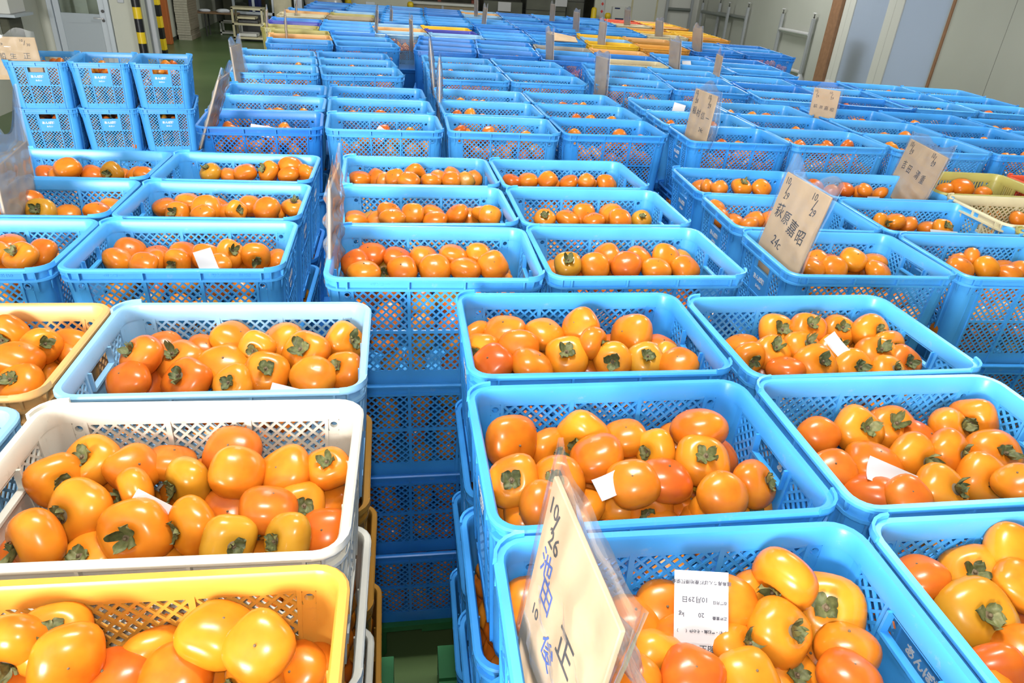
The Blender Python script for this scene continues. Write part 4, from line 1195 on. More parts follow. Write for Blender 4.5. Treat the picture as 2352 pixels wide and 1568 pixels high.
    ('P111', 1.0957, 0.8667, 1.233, 0.0452, -0.01, -0.71, 0.71, 'o', 1, 56),
    ('P111', 0.7618, 0.8532, 1.233, 0.0352, 0.31, 0.35, -0.88, 'r', 0, 46),
    ('P111', 0.8069, 0.8037, 1.216, 0.0449, 0.01, -0.51, -0.86, 'r', 0, 60),
    ('P111', 0.9173, 0.7799, 1.233, 0.043, 0.26, -0.62, 0.74, 'o', 1, 58),
    ('P111', 1.0184, 0.8007, 1.232, 0.0443, -0.05, -0.82, 0.57, 'o', 1, 58),
    ('P111', 1.0281, 0.7502, 1.2691, 0.0349, 0.46, -0.07, -0.88, 'o', 0, 48),
    ('P111', 0.8305, 0.7557, 1.2496, 0.034, 0.22, 0.4, -0.89, 'r', 0, 46),
    ('P111', 1.1313, 0.9701, 1.1876, 0.037, 0.19, 0.12, -0.97, 'r', 0, 36),
    ('P111', 1.1312, 0.9684, 1.197, 0.037, 0.58, 0.15, -0.8, 'o', 0, 34),
    ('P100', 0.5179, 0.5962, 1.2705, 0.04, -0.82, -0.49, -0.28, 'o', 1, 68),
    ('P100', 0.5779, 0.572, 1.23, 0.046, -0.48, -0.43, 0.77, 'y', 1, 78),
    ('P100', 0.4882, 0.5411, 1.2386, 0.0385, 0.28, -0.62, 0.73, 'o', 1, 68),
    ('P100', 0.4801, 0.6084, 1.2232, 0.037, 0.63, -0.77, 0.01, 'o', 1, 48),
    ('P100', 0.4312, 0.5846, 1.2482, 0.037, 0.17, 0.24, -0.96, 'o', 0, 46),
    ('P100', 0.4275, 0.5322, 1.2251, 0.0346, 0.5, -0.33, 0.8, 'o', 1, 62),
    ('P100', 0.5694, 0.5108, 1.2319, 0.0358, 0.06, -0.21, -0.98, 'o', 0, 64),
    ('P100', 0.5543, 0.5379, 1.1812, 0.037, 0.57, 0.27, -0.78, 'o', 0, 50),
    ('P100', 0.3442, 0.4857, 1.2496, 0.034, 0.06, 0.21, -0.98, 'r', 0, 64),
    ('P100', 0.4163, 0.4797, 1.2397, 0.0346, -0.07, 0.24, -0.97, 'o', 0, 66),
    ('P100', 0.5383, 0.463, 1.243, 0.0348, -0.05, -0.08, -1.0, 'r', 0, 66),
    ('P100', 0.4968, 0.5055, 1.1903, 0.037, -0.02, -0.41, 0.91, 'o', 1, 52),
    ('P100', 0.1761, 0.6182, 1.2337, 0.037, -0.17, 0.29, -0.94, 'o', 0, 40),
    ('P100', 0.3157, 0.6014, 1.2049, 0.037, 0.02, 0.0, -1.0, 'o', 0, 52),
    ('P100', 0.3618, 0.6117, 1.2125, 0.037, 0.13, 0.5, -0.86, 'o', 0, 46),
    ('P100', 0.2706, 0.5612, 1.2022, 0.037, 0.05, -0.0, -1.0, 'o', 0, 55),
    ('P100', 0.3141, 0.527, 1.2241, 0.037, 0.03, -0.92, 0.39, 'o', 1, 52),
    ('P100', 0.3636, 0.558, 1.2096, 0.037, 0.3, 0.04, -0.95, 'o', 0, 50),
    ('P100', 0.1947, 0.5694, 1.2278, 0.037, -0.24, -0.11, -0.97, 'o', 0, 50),
    ('P100', 0.202, 0.5114, 1.2426, 0.037, 0.36, 0.26, -0.9, 'o', 0, 55),
    ('P100', 0.267, 0.4926, 1.2382, 0.037, 0.58, -0.03, -0.82, 'o', 0, 50),
    ('P110', 0.7255, 0.5919, 1.2558, 0.034, 0.32, -0.22, -0.92, 'r', 0, 52),
    ('P110', 0.8201, 0.5951, 1.2418, 0.0415, -0.47, -0.38, 0.79, 'o', 1, 66),
    ('P110', 0.8808, 0.5957, 1.2737, 0.0439, -0.09, 0.62, -0.78, 'y', 0, 70),
    ('P110', 0.7674, 0.5281, 1.2464, 0.0457, -0.15, -0.6, 0.79, 'g', 1, 78),
    ('P110', 0.8482, 0.5505, 1.2702, 0.034, -0.14, 0.42, -0.89, 'o', 0, 56),
    ('P110', 0.7869, 0.466, 1.2497, 0.0355, 0.1, -0.04, -0.99, 'o', 0, 64),
    ('P110', 0.8726, 0.5618, 1.1876, 0.037, -0.27, -0.13, -0.95, 'r', 0, 52),
    ('P110', 0.7334, 0.4491, 1.243, 0.034, 0.41, 0.88, -0.24, 'r', 0, 62),
    ('P110', 0.7936, 0.6001, 1.2079, 0.037, 0.09, -0.35, -0.93, 'o', 0, 46),
    ('P110', 0.746, 0.5751, 1.2065, 0.037, -0.08, 0.71, -0.7, 'o', 0, 46),
    ('2L10', -0.7075, 1.956, 1.2006, 0.0411, -0.35, 0.61, -0.71, 'o', 0, 34),
    ('2L10', -0.7166, 1.8916, 1.2037, 0.0375, -0.57, 0.11, -0.82, 'o', 0, 32),
    ('2L10', -0.6388, 1.8447, 1.2141, 0.0346, -0.1, 0.34, -0.94, 'o', 0, 30),
    ('2L10', -0.6385, 1.9553, 1.1943, 0.0341, -0.03, 0.1, -0.99, 'r', 0, 28),
    ('2L10', -0.6328, 1.8995, 1.1951, 0.0357, 0.42, 0.45, -0.79, 'o', 0, 30),
    ('2L10', -0.5619, 1.9453, 1.1943, 0.0415, -0.66, 0.28, -0.7, 'o', 0, 34),
    ('2L10', -0.5658, 1.884, 1.2013, 0.0356, -0.31, -0.95, 0.07, 'o', 1, 30),
    ('2L10', -0.493, 1.9002, 1.2099, 0.0384, -0.39, 0.52, -0.76, 'o', 0, 32),
    ('2L10', -0.4359, 1.9244, 1.2091, 0.039, 0.47, -0.59, 0.66, 'o', 1, 32),
    ('2L10', -0.3669, 1.9187, 1.2048, 0.0392, 0.15, -0.98, -0.15, 'o', 1, 32),
    ('2L10', -0.4554, 1.8511, 1.2083, 0.0353, 0.06, 0.31, -0.95, 'o', 0, 30),
    ('2L10', -0.325, 1.9539, 1.1744, 0.037, 0.58, 0.31, -0.76, 'o', 0, 22),
    ('2L10', -0.7167, 1.9338, 1.163, 0.037, -0.48, -0.01, -0.87, 'r', 0, 20),
    ('2L10', -0.4101, 1.9534, 1.1614, 0.037, -0.53, 0.25, -0.81, 'o', 0, 20),
    ('2L00', -0.9235, 1.8357, 1.2367, 0.04, -0.24, -0.53, 0.81, 'o', 1, 36),
    ('2L00', -1.0084, 1.9627, 1.2206, 0.0376, 0.05, 0.11, -0.99, 'o', 0, 32),
    ('2L00', -0.9012, 1.8944, 1.2252, 0.039, 0.38, 0.55, -0.74, 'o', 0, 34),
    ('2L00', -0.942, 1.9049, 1.1813, 0.037, -0.63, -0.77, -0.01, 'o', 1, 28),
    ('2L00', -1.0343, 1.9609, 1.1581, 0.037, -0.28, 0.15, -0.95, 'o', 0, 26),
    ('2L00', -1.0132, 1.9051, 1.221, 0.0343, -0.25, 0.24, -0.94, 'o', 0, 30),
    ('2L00', -0.9217, 1.961, 1.1679, 0.037, 0.19, 0.17, -0.97, 'o', 0, 20),
    ('2L11', -0.7097, 2.3328, 1.2083, 0.038, 0.2, 0.1, -0.98, 'o', 0, 27),
    ('2L11', -0.6358, 2.3338, 1.2206, 0.0396, -0.11, 0.18, -0.98, 'o', 0, 28),
    ('2L11', -0.6576, 2.2763, 1.206, 0.0374, -0.27, -0.84, 0.47, 'o', 1, 27),
    ('2L11', -0.5692, 2.276, 1.2214, 0.0445, -0.11, 0.71, -0.7, 'o', 0, 32),
    ('2L11', -0.5447, 2.3333, 1.1998, 0.037, -0.13, 0.72, -0.68, 'o', 0, 22),
    ('2L11', -0.5651, 2.2095, 1.2266, 0.034, 0.11, 0.39, -0.91, 'o', 0, 24),
    ('2L11', -0.4716, 2.2417, 1.2266, 0.034, 0.63, -0.64, 0.45, 'o', 1, 24),
    ('2L11', -0.4444, 2.3301, 1.2152, 0.037, -0.39, 0.42, -0.82, 'o', 0, 22),
    ('2L11', -0.3844, 2.2696, 1.2255, 0.0422, 0.34, 0.44, -0.83, 'o', 0, 30),
    ('2L11', -0.3061, 2.3261, 1.2122, 0.037, 0.11, -0.21, 0.97, 'o', 1, 22),
    ('2L11', -0.373, 2.3258, 1.1951, 0.037, -0.05, 0.31, -0.95, 'o', 0, 20),
    ('2L11', -0.5058, 2.2878, 1.208, 0.037, 0.14, 0.19, -0.97, 'o', 0, 16),
    ('2L01', -1.0856, 2.2805, 1.2323, 0.044, -0.46, 0.71, -0.53, 'o', 0, 33),
    ('2L01', -1.0332, 2.2368, 1.2198, 0.0422, -0.07, -0.79, 0.61, 'g', 1, 32),
    ('2L01', -1.1195, 2.3114, 1.1841, 0.037, 0.21, 0.67, -0.71, 'o', 0, 24),
    ('2L01', -1.0039, 2.3331, 1.1792, 0.037, -0.1, 0.42, -0.9, 'o', 0, 22),
    ('2L01', -0.8914, 2.2788, 1.2072, 0.0381, -0.28, 0.1, -0.96, 'o', 0, 28),
    ('2L01', -0.8686, 2.3357, 1.2013, 0.037, -0.36, 0.33, -0.87, 'o', 0, 20),
    ('2L01', -1.1725, 2.3374, 1.1776, 0.037, 0.26, 0.03, -0.97, 'o', 0, 18),
    ('2L12', -0.6421, 2.7042, 1.216, 0.0387, -0.42, -0.41, 0.81, 'g', 1, 24),
    ('2L12', -0.5183, 2.6941, 1.2229, 0.0405, 0.2, 0.22, -0.95, 'o', 0, 25),
    ('2L12', -0.4301, 2.6705, 1.236, 0.0403, -0.63, -0.55, 0.55, 'o', 1, 25),
    ('2L12', -0.354, 2.7011, 1.246, 0.0442, -0.17, 0.22, -0.96, 'o', 0, 27),
    ('2L12', -0.3556, 2.6401, 1.2345, 0.0369, 0.17, 0.15, -0.97, 'o', 0, 23),
    ('2L12', -0.2951, 2.6441, 1.2364, 0.034, 0.74, 0.65, 0.14, 'o', 0, 21),
    ('2L12', -0.2973, 2.6783, 1.223, 0.037, 0.12, 0.26, -0.96, 'o', 0, 17),
    ('2L12', -0.4379, 2.7072, 1.2075, 0.037, 0.52, 0.35, -0.78, 'o', 0, 16),
    ('2L12', -0.2968, 2.6998, 1.2259, 0.037, 0.17, 0.04, -0.98, 'o', 0, 12),
    ('2L12', -0.5769, 2.7094, 1.206, 0.037, -0.38, 0.17, -0.91, 'o', 0, 14),
    ('2L02', -1.1091, 2.6654, 1.2364, 0.043, 0.08, 0.3, -0.95, 'o', 0, 28),
    ('2L02', -1.1988, 2.7124, 1.1966, 0.037, -0.63, 0.37, -0.68, 'r', 0, 20),
    ('2L02', -1.1271, 2.7116, 1.1966, 0.037, -0.47, 0.2, -0.86, 'o', 0, 18),
    ('2L02', -1.0498, 2.7086, 1.2021, 0.0378, -0.16, 0.43, -0.89, 'r', 0, 24),
    ('2L02', -0.9638, 2.6601, 1.2236, 0.0373, -0.27, -0.95, 0.19, 'g', 1, 24),
    ('2L02', -0.9526, 2.7119, 1.1966, 0.037, -0.03, 0.31, -0.95, 'o', 0, 16),
    ('2L02', -0.8552, 2.6534, 1.2229, 0.0344, -0.24, 0.16, -0.96, 'o', 0, 22),
    ('2L02', -0.8956, 2.6962, 1.2021, 0.037, -0.03, 0.8, -0.6, 'o', 0, 18),
    ('2L02', -1.1474, 2.672, 1.2011, 0.037, -0.7, 0.32, -0.64, 'o', 0, 16),
    ('2M00', -0.0882, 1.753, 1.2517, 0.038, 0.44, 0.38, -0.81, 'r', 0, 33),
    ('2M00', -0.0489, 1.8, 1.2549, 0.0413, 0.19, 0.24, -0.95, 'r', 0, 35),
    ('2M00', 0.0253, 1.7873, 1.2498, 0.0378, -0.34, 0.28, -0.9, 'r', 0, 32),
    ('2M00', -0.0631, 1.6959, 1.2487, 0.0405, -0.03, 0.09, -1.0, 'o', 0, 36),
    ('2M00', 0.0353, 1.7251, 1.2443, 0.038, 0.14, 0.58, -0.8, 'o', 0, 33),
    ('2M00', 0.0976, 1.7986, 1.2425, 0.0396, -0.36, 0.44, -0.82, 'o', 0, 33),
    ('2M00', 0.1219, 1.7322, 1.2421, 0.042, -0.06, 0.53, -0.84, 'o', 0, 36),
    ('2M00', 0.1759, 1.7916, 1.2542, 0.0396, -0.23, 0.1, -0.97, 'o', 0, 33),
    ('2M00', 0.204, 1.7339, 1.241, 0.0412, -0.17, 0.07, -0.98, 'o', 0, 35),
    ('2M00', 0.246, 1.7934, 1.2585, 0.034, -0.14, 0.69, -0.71, 'y', 0, 27),
    ('2M00', 0.2804, 1.7473, 1.2465, 0.0393, 0.01, 0.76, -0.65, 'o', 0, 33),
    ('2M00', 0.3025, 1.7924, 1.205, 0.037, -0.39, 0.34, -0.86, 'o', 0, 26),
    ('2M00', -0.0118, 1.8002, 1.2035, 0.037, -0.07, -0.92, 0.39, 'g', 1, 20),
    ('2M00', -0.088, 1.796, 1.2003, 0.037, 0.44, -0.08, -0.89, 'o', 0, 18),
    ('2M01', 0.0068, 2.1031, 1.2736, 0.0363, -0.4, 0.28, -0.87, 'o', 0, 27),
    ('2M01', 0.014, 2.0446, 1.2757, 0.0367, -0.02, 0.2, -0.98, 'o', 0, 28),
    ('2M01', 0.0768, 2.1267, 1.2607, 0.0369, 0.29, 0.58, -0.76, 'o', 0, 27),
    ('2M01', 0.1452, 2.1726, 1.2487, 0.037, -0.33, -0.03, -0.94, 'o', 0, 22),
    ('2M01', 0.2184, 2.1456, 1.2542, 0.0391, 0.6, 0.13, -0.79, 'o', 0, 28),
    ('2M01', 0.304, 2.1458, 1.2593, 0.034, -0.16, -0.03, -0.99, 'o', 0, 24),
    ('2M01', 0.3173, 2.0913, 1.2693, 0.0357, -0.01, 0.68, -0.73, 'o', 0, 26),
    ('2M01', -0.0973, 2.1719, 1.2279, 0.037, -0.21, 0.06, -0.98, 'o', 0, 18),
    ('2M01', -0.0964, 2.1141, 1.2395, 0.037, -0.02, -0.06, -1.0, 'o', 0, 17),
    ('2M01', 0.0756, 2.1725, 1.2219, 0.037, -0.0, 0.69, -0.72, 'o', 0, 22),
    ('2M01', 0.1469, 2.1129, 1.2447, 0.037, 0.11, 0.27, -0.96, 'o', 0, 22),
    ('2M01', 0.2662, 2.1764, 1.2279, 0.037, 0.02, 0.66, -0.75, 'o', 0, 22),
    ('2M01', -0.03, 2.1267, 1.237, 0.037, -0.1, 0.62, -0.78, 'o', 0, 18),
    ('2M01', -0.0551, 2.1689, 1.2236, 0.037, 0.46, 0.32, -0.83, 'g', 0, 14),
    ('2M02', -0.094, 2.5356, 1.2527, 0.0393, -0.12, 0.02, -0.99, 'o', 0, 25),
    ('2M02', -0.0391, 2.5439, 1.2531, 0.037, 0.64, 0.48, -0.6, 'o', 0, 20),
    ('2M02', 0.0286, 2.4658, 1.2782, 0.034, 0.38, 0.63, -0.68, 'o', 0, 22),
    ('2M02', 0.102, 2.5438, 1.2686, 0.0398, 0.21, -0.97, -0.16, 'o', 1, 25),
    ('2M02', 0.0763, 2.4311, 1.2781, 0.0366, -0.12, 0.41, -0.9, 'o', 0, 24),
    ('2M02', 0.1561, 2.4689, 1.2686, 0.0358, -0.08, 0.09, -0.99, 'o', 0, 23),
    ('2M02', 0.1846, 2.5213, 1.2636, 0.037, -0.13, 0.45, -0.88, 'o', 0, 18),
    ('2M02', 0.2392, 2.5453, 1.2675, 0.037, -0.56, 0.4, -0.73, 'o', 0, 19),
    ('2M02', 0.2287, 2.4806, 1.2696, 0.034, 0.02, 0.42, -0.91, 'o', 0, 20),
    ('2M02', 0.3157, 2.5445, 1.2545, 0.037, 0.17, 0.8, -0.58, 'o', 0, 17),
    ('2M02', -0.0036, 2.5063, 1.2518, 0.037, -0.43, 0.61, -0.66, 'o', 0, 15),
    ('2M02', 0.2817, 2.5025, 1.2611, 0.037, -0.16, -0.68, 0.72, 'g', 1, 12),
    ('2M10', 0.4856, 1.7276, 1.2553, 0.0372, -0.14, -0.55, 0.82, 'g', 1, 31),
    ('2M10', 0.5675, 1.7405, 1.2443, 0.0402, -0.0, 0.76, -0.64, 'o', 0, 33),
    ('2M10', 0.6143, 1.7879, 1.2524, 0.0411, 0.49, 0.41, -0.76, 'o', 0, 33),
    ('2M10', 0.6579, 1.7381, 1.2476, 0.0416, 0.25, 0.5, -0.83, 'r', 0, 34),
    ('2M10', 0.7154, 1.7944, 1.2469, 0.0404, -0.56, 0.17, -0.81, 'o', 0, 32),
    ('2M10', 0.7915, 1.7797, 1.2527, 0.0416, -0.18, 0.68, -0.71, 'y', 0, 33),
    ('2M10', 0.7433, 1.7247, 1.241, 0.0406, -0.0, 0.18, -0.98, 'o', 0, 33),
    ('2M10', 0.829, 1.7248, 1.2432, 0.0408, -0.13, 0.38, -0.92, 'o', 0, 33),
    ('2M10', 0.5162, 1.7658, 1.2192, 0.037, 0.24, -0.74, 0.63, 'r', 1, 20),
    ('2M10', 0.6501, 1.8013, 1.2019, 0.037, -0.04, 0.21, -0.98, 'r', 0, 22),
    ('2M10', 0.469, 1.801, 1.2112, 0.037, 0.29, 0.08, -0.95, 'o', 0, 14),
    ('2M10', 0.8455, 1.7983, 1.2354, 0.037, -0.15, -0.6, 0.79, 'g', 1, 14),
    ('2M11', 0.5087, 2.1486, 1.241, 0.0344, -0.15, -0.6, 0.79, 'o', 1, 24),
    ('2M11', 0.5873, 2.1505, 1.241, 0.0375, -0.25, 0.18, -0.95, 'o', 0, 26),
    ('2M11', 0.6494, 2.1745, 1.2469, 0.0394, -0.21, 0.78, -0.59, 'o', 0, 27),
    ('2M11', 0.6667, 2.116, 1.2476, 0.0343, 0.17, 0.17, -0.97, 'o', 0, 24),
    ('2M11', 0.7411, 2.173, 1.2513, 0.0411, 0.4, 0.29, -0.87, 'o', 0, 28),
    ('2M11', 0.7531, 2.11, 1.2564, 0.0372, -0.05, 0.46, -0.89, 'o', 0, 26),
    ('2M11', 0.8419, 2.1477, 1.241, 0.034, -0.15, -0.6, 0.79, 'g', 1, 23),
    ('2M12', 0.4633, 2.5422, 1.2527, 0.034, -0.26, 0.09, -0.96, 'r', 0, 20),
    ('2M12', 0.5247, 2.5416, 1.2556, 0.0361, 0.09, 0.14, -0.99, 'o', 0, 22),
    ('2M12', 0.5894, 2.4966, 1.2714, 0.0356, 0.57, 0.52, -0.64, 'o', 0, 22),
    ('2M12', 0.6123, 2.5448, 1.2428, 0.037, 0.2, 0.37, -0.91, 'o', 0, 18),
    ('2M12', 0.684, 2.5482, 1.2498, 0.0349, 0.41, 0.21, -0.89, 'o', 0, 21),
    ('2M12', 0.7397, 2.5005, 1.2696, 0.034, -0.05, 0.51, -0.86, 'o', 0, 20),
    ('2M12', 0.7604, 2.5475, 1.2428, 0.037, 0.34, -0.12, -0.93, 'o', 0, 18),
    ('2M12', 0.8174, 2.5018, 1.2639, 0.0346, -0.16, 0.6, -0.79, 'o', 0, 21),
    ('2M12', 0.8403, 2.5506, 1.2399, 0.037, 0.27, 0.21, -0.94, 'o', 0, 18),
    ('2R00', 1.3483, 1.8889, 1.1997, 0.0363, 0.39, 0.4, -0.83, 'o', 0, 26),
    ('2R00', 1.309, 1.8375, 1.1945, 0.0382, -0.21, 0.26, -0.94, 'o', 0, 28),
    ('2R00', 1.4665, 1.871, 1.2097, 0.0432, -0.03, 0.45, -0.89, 'y', 0, 31),
    ('2R00', 1.5605, 1.8916, 1.191, 0.0399, 0.01, -0.12, -0.99, 'o', 0, 28),
    ('2R00', 1.3787, 1.8332, 1.1945, 0.0411, 0.01, 0.59, -0.81, 'o', 0, 30),
    ('2R00', 1.5239, 1.8155, 1.191, 0.0385, -0.26, 0.31, -0.91, 'o', 0, 28),
    ('2R00', 1.5416, 1.8977, 1.1649, 0.037, 0.61, 0.51, -0.61, 'o', 0, 20),
    ('2R00', 1.4041, 1.9037, 1.1874, 0.037, 0.26, -0.08, -0.96, 'r', 0, 17),
    ('2R00', 1.3616, 1.9068, 1.1434, 0.037, 0.1, 0.01, -1.0, 'o', 0, 24),
    ('2R00', 1.4809, 1.9002, 1.1517, 0.037, 0.12, 0.62, -0.78, 'o', 0, 22),
    ('2R00', 1.5626, 1.8733, 1.155, 0.037, 0.42, 0.35, -0.84, 'o', 0, 20),
    ('2R10', 1.905, 1.8773, 1.2108, 0.037, 0.68, -0.65, 0.34, 'o', 1, 20),
    ('2R10', 1.8088, 1.8072, 1.2051, 0.042, -0.16, 0.39, -0.91, 'o', 0, 30),
    ('2R10', 1.9136, 1.816, 1.2039, 0.0396, -0.08, 0.56, -0.82, 'y', 0, 28),
    ('2R10', 2.0335, 1.8691, 1.1778, 0.037, 0.3, 0.09, -0.95, 'o', 0, 17),
    ('2R10', 2.0293, 1.8116, 1.1945, 0.037, 0.83, -0.14, -0.53, 'o', 0, 20),
    ('2R10', 1.9773, 1.7864, 1.1934, 0.0352, 0.06, 0.28, -0.96, 'o', 0, 25),
    ('2R10', 1.8479, 1.8627, 1.1969, 0.037, 0.16, 0.85, -0.5, 'o', 0, 18),
    ('2R01', 1.1781, 2.2989, 1.2351, 0.037, -0.19, 0.45, -0.87, 'o', 0, 15),
    ('2R01', 1.2584, 2.2922, 1.1858, 0.037, -0.04, 0.44, -0.9, 'o', 0, 19),
    ('2R01', 1.3312, 2.2802, 1.1972, 0.037, 0.48, 0.56, -0.67, 'o', 0, 20),
    ('2R01', 1.2862, 2.2398, 1.1945, 0.037, 0.39, -0.14, -0.91, 'o', 0, 17),
    ('2R01', 1.1744, 2.2431, 1.2185, 0.037, -0.29, 0.75, -0.6, 'o', 0, 14),
    ('2R01', 1.3911, 2.2837, 1.2015, 0.037, 0.57, 0.16, -0.8, 'o', 0, 18),
    ('2R11', 1.8252, 2.2473, 1.2024, 0.0377, 0.45, -0.86, 0.23, 'o', 1, 23),
    ('2R11', 1.888, 2.2544, 1.2055, 0.0379, 0.28, -0.15, -0.95, 'o', 0, 23),
    ('2R11', 1.9484, 2.2547, 1.1937, 0.037, 0.64, 0.15, -0.75, 'o', 0, 15),
    ('2R11', 2.0485, 2.1926, 1.2028, 0.0359, -0.06, -0.69, 0.72, 'o', 1, 22),
    ('2R11', 2.0344, 2.2483, 1.1826, 0.037, 0.25, -0.12, -0.96, 'o', 0, 13),
    ('2R02', 1.2785, 2.6686, 1.2066, 0.0361, 0.26, 0.37, -0.89, 'o', 0, 20),
    ('2R02', 1.2935, 2.6318, 1.216, 0.034, -0.5, 0.64, -0.58, 'o', 0, 18),
    ('2R02', 1.3197, 2.581, 1.228, 0.0351, 0.38, 0.56, -0.74, 'o', 0, 20),
    ('2R02', 1.4534, 2.6512, 1.2128, 0.0399, -0.02, -0.41, 0.91, 'o', 1, 22),
    ('2R02', 1.5396, 2.6424, 1.2113, 0.04, -0.05, 0.73, -0.69, 'o', 0, 22),
    ('2R12', 1.7777, 2.6379, 1.2276, 0.037, -0.33, 0.19, -0.93, 'r', 0, 14),
    ('2R12', 1.8583, 2.6357, 1.2051, 0.034, 0.3, 0.61, -0.73, 'o', 0, 18),
    ('2R12', 1.9171, 2.6256, 1.2185, 0.037, -0.21, 0.3, -0.93, 'r', 0, 17),
    ('2R12', 1.9762, 2.5834, 1.2284, 0.034, -0.26, 0.48, -0.84, 'o', 0, 18),
    ('2R12', 2.0781, 2.6215, 1.2051, 0.034, 0.62, -0.24, -0.75, 'o', 0, 18),
    ('2R12', 1.9892, 2.6249, 1.2046, 0.037, -0.18, 0.42, -0.89, 'o', 0, 16),
    ('2RR02', 2.433, 2.6711, 1.2128, 0.037, 0.48, 0.09, -0.87, 'o', 0, 13),
    ('2RR02', 2.5027, 2.6579, 1.2257, 0.046, 0.14, 0.31, -0.94, 'o', 0, 24),
    ('2RR02', 2.622, 2.659, 1.2035, 0.037, 0.08, 0.36, -0.93, 'o', 0, 16),
    ('2RR01', 2.4706, 2.2941, 1.205, 0.037, -0.27, 0.51, -0.82, 'o', 0, 18),
]
SIGNS = [('P100', [0.15, 0.55, 1.31], [0.018, 0.202], [0.002, -0.19]), ('2R00', [1.12, 1.86, 1.27], [0.034, 0.21], [-0.054, -0.29]), ('2M00', [-0.13, 1.84, 1.32], [0.01, 0.175], [-0.01, -0.23]), ('2L02', [-1.1, 2.39, 1.28], [0.011, 0.229], [0.049, -0.32]), ('3L00', [-0.73, 3.33, 1.29], [0.073, 0.189], [-0.013, -0.13]), ('4L00', [-0.84, 4.72, 1.29], [-0.006, 0.147], [-0.054, 0.09]), ('4M00', [0.31, 4.78, 1.29], [-0.021, 0.212], [-0.029, -0.06]), ('3M02', [0.3, 4.05, 1.29], [-0.002, 0.194], [-0.038, -0.08]), ('3R00', [1.49, 3.39, 1.29], [0.015, 0.197], [0.015, -0.22]), ('4RR00', [2.48, 3.93, 1.29], [-0.034, 0.152], [0.094, -0.07]), ('2RR02', [2.19, 2.71, 1.28], [0.023, 0.14], [-0.083, -0.33]), ('5RR00', [2.59, 5.57, 1.29], [0.001, 0.146], [-0.121, -0.47]), ('4R00', [1.4, 4.8, 1.29], [-0.012, 0.169], [0.032, -0.18]), ('a', [2.39, 6.03, 1.29], [-0.021, 0.183], None), ('b', [3.2, 7.5, 1.29], [-0.025, 0.196], None), ('c', [2.21, 7.65, 1.29], [-0.002, 0.188], None), ('d', [1.35, 6.18, 1.29], [-0.015, 0.182], None), ('e', [2.29, 9.07, 1.29], [-0.012, 0.188], None), ('f', [2.27, 10.36, 1.29], [-0.003, 0.196], None), ('g', [3.35, 10.37, 1.29], [-0.012, 0.183], None), ('h', [3.27, 8.85, 1.29], [-0.016, 0.16], None), ('i', [1.18, 9.2, 1.29], [0.014, 0.168], None), ('j', [1.22, 10.35, 1.29], [-0.004, 0.186], None), ('k', [0.24, 7.0, 1.29], [-0.006, 0.16], None), ('l', [-0.08, 7.64, 1.29], [0.016, 0.18], None), ('m', [0.08, 8.96, 1.29], [0.007, 0.101], None), ('n', [-0.83, 6.83, 1.29], [0.002, 0.159], None), ('o', [-1.08, 7.5, 1.29], [0.008, 0.135], None), ('p', [-0.98, 9.07, 1.29], [0.022, 0.135], None)]

ROWN = {'1': 'front', '2': 'second-row', '3': 'third-row', '4': 'fourth-row', '5': 'fifth-row', '6': 'sixth-row', '7': 'seventh-row', '8': 'last-row'}
COLN = {'LL': 'leftmost', 'L': 'left', 'M': 'middle', 'R': 'right', 'RR': 'far right', 'RRR': 'outermost right'}
def pallet_name(p):
    if p == 'P1': return 'front right pallet'
    if p == 'PL': return 'front left pallet'
    return ROWN[p[0]] + ' ' + COLN[p[1:]] + ' pallet'
CNAME = {'blue': 'blue', 'blue_mid': 'blue', 'blue_deep': 'blue', 'pale_blue': 'pale blue', 'white': 'white', 'yellow': 'amber', 'peach': 'peach orange', 'mustard': 'mustard', 'lemon': 'lemon yellow', 'olive': 'olive',
         'beige': 'beige', 'tan': 'tan', 'red': 'red', 'grey': 'grey', 'violet': 'violet blue'}
CCOL = {'PL00': 'blue', 'PL01': 'pale_blue', 'PL02': 'peach', 'PL10': 'yellow', 'PL11': 'white', 'PL12': 'pale_blue', '2RR00': 'olive', '2RR01': 'beige', '2RR02': 'olive', '2RR12': 'red', '2RR11': 'beige', '2RR10': 'olive',
        '5L01': 'peach', '5L02': 'olive', '5R02': 'grey', '5R10': 'beige', '5R12': 'peach', '6L00': 'olive', '6L01': 'violet', '6M00': 'pale_blue', '6M01': 'peach', '6M02': 'pale_blue', '6M10': 'pale_blue', '6M11': 'violet', '6M12': 'lemon',
        '6RR00': 'lemon', '6RR01': 'pale_blue', '6RR02': 'lemon', '6RR10': 'yellow', '6RR11': 'mustard', '6RR12': 'peach', '7LL00': 'beige', '7LL01': 'peach', '7LL10': 'tan', '7LL11': 'olive', '7LL12': 'pale_blue',
        '7RR00': 'beige', '7RR01': 'lemon', '7RR02': 'yellow', '7RR10': 'yellow', '7RR11': 'lemon', '7RR12': 'lemon', '8L10': 'blue_deep', '8M00': 'pale_blue', '8M01': 'peach', '8M02': 'pale_blue', '8RR00': 'beige', '8RR01': 'red', '8RR02': 'red', '8RR10': 'yellow', '8RR11': 'lemon', '8RR12': 'peach'}
SLOT = {'2RR02': 'slot', '5R10': 'slot', '2RR00': 'slot', '6L00': 'slot'}
RWORD = ('front', 'middle', 'back')
SHORT = {}
CRATES = []          # (key, x, y, z bottom, yaw, layer)
jit = random.Random(23)
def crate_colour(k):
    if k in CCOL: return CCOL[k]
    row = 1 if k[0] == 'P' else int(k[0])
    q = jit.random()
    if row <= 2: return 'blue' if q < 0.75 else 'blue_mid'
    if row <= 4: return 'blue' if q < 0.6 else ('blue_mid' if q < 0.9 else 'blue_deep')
    return 'blue_mid' if q < 0.6 else 'blue_deep'  # far rows get darker blues to imitate the light's falloff
GROUPS = {}
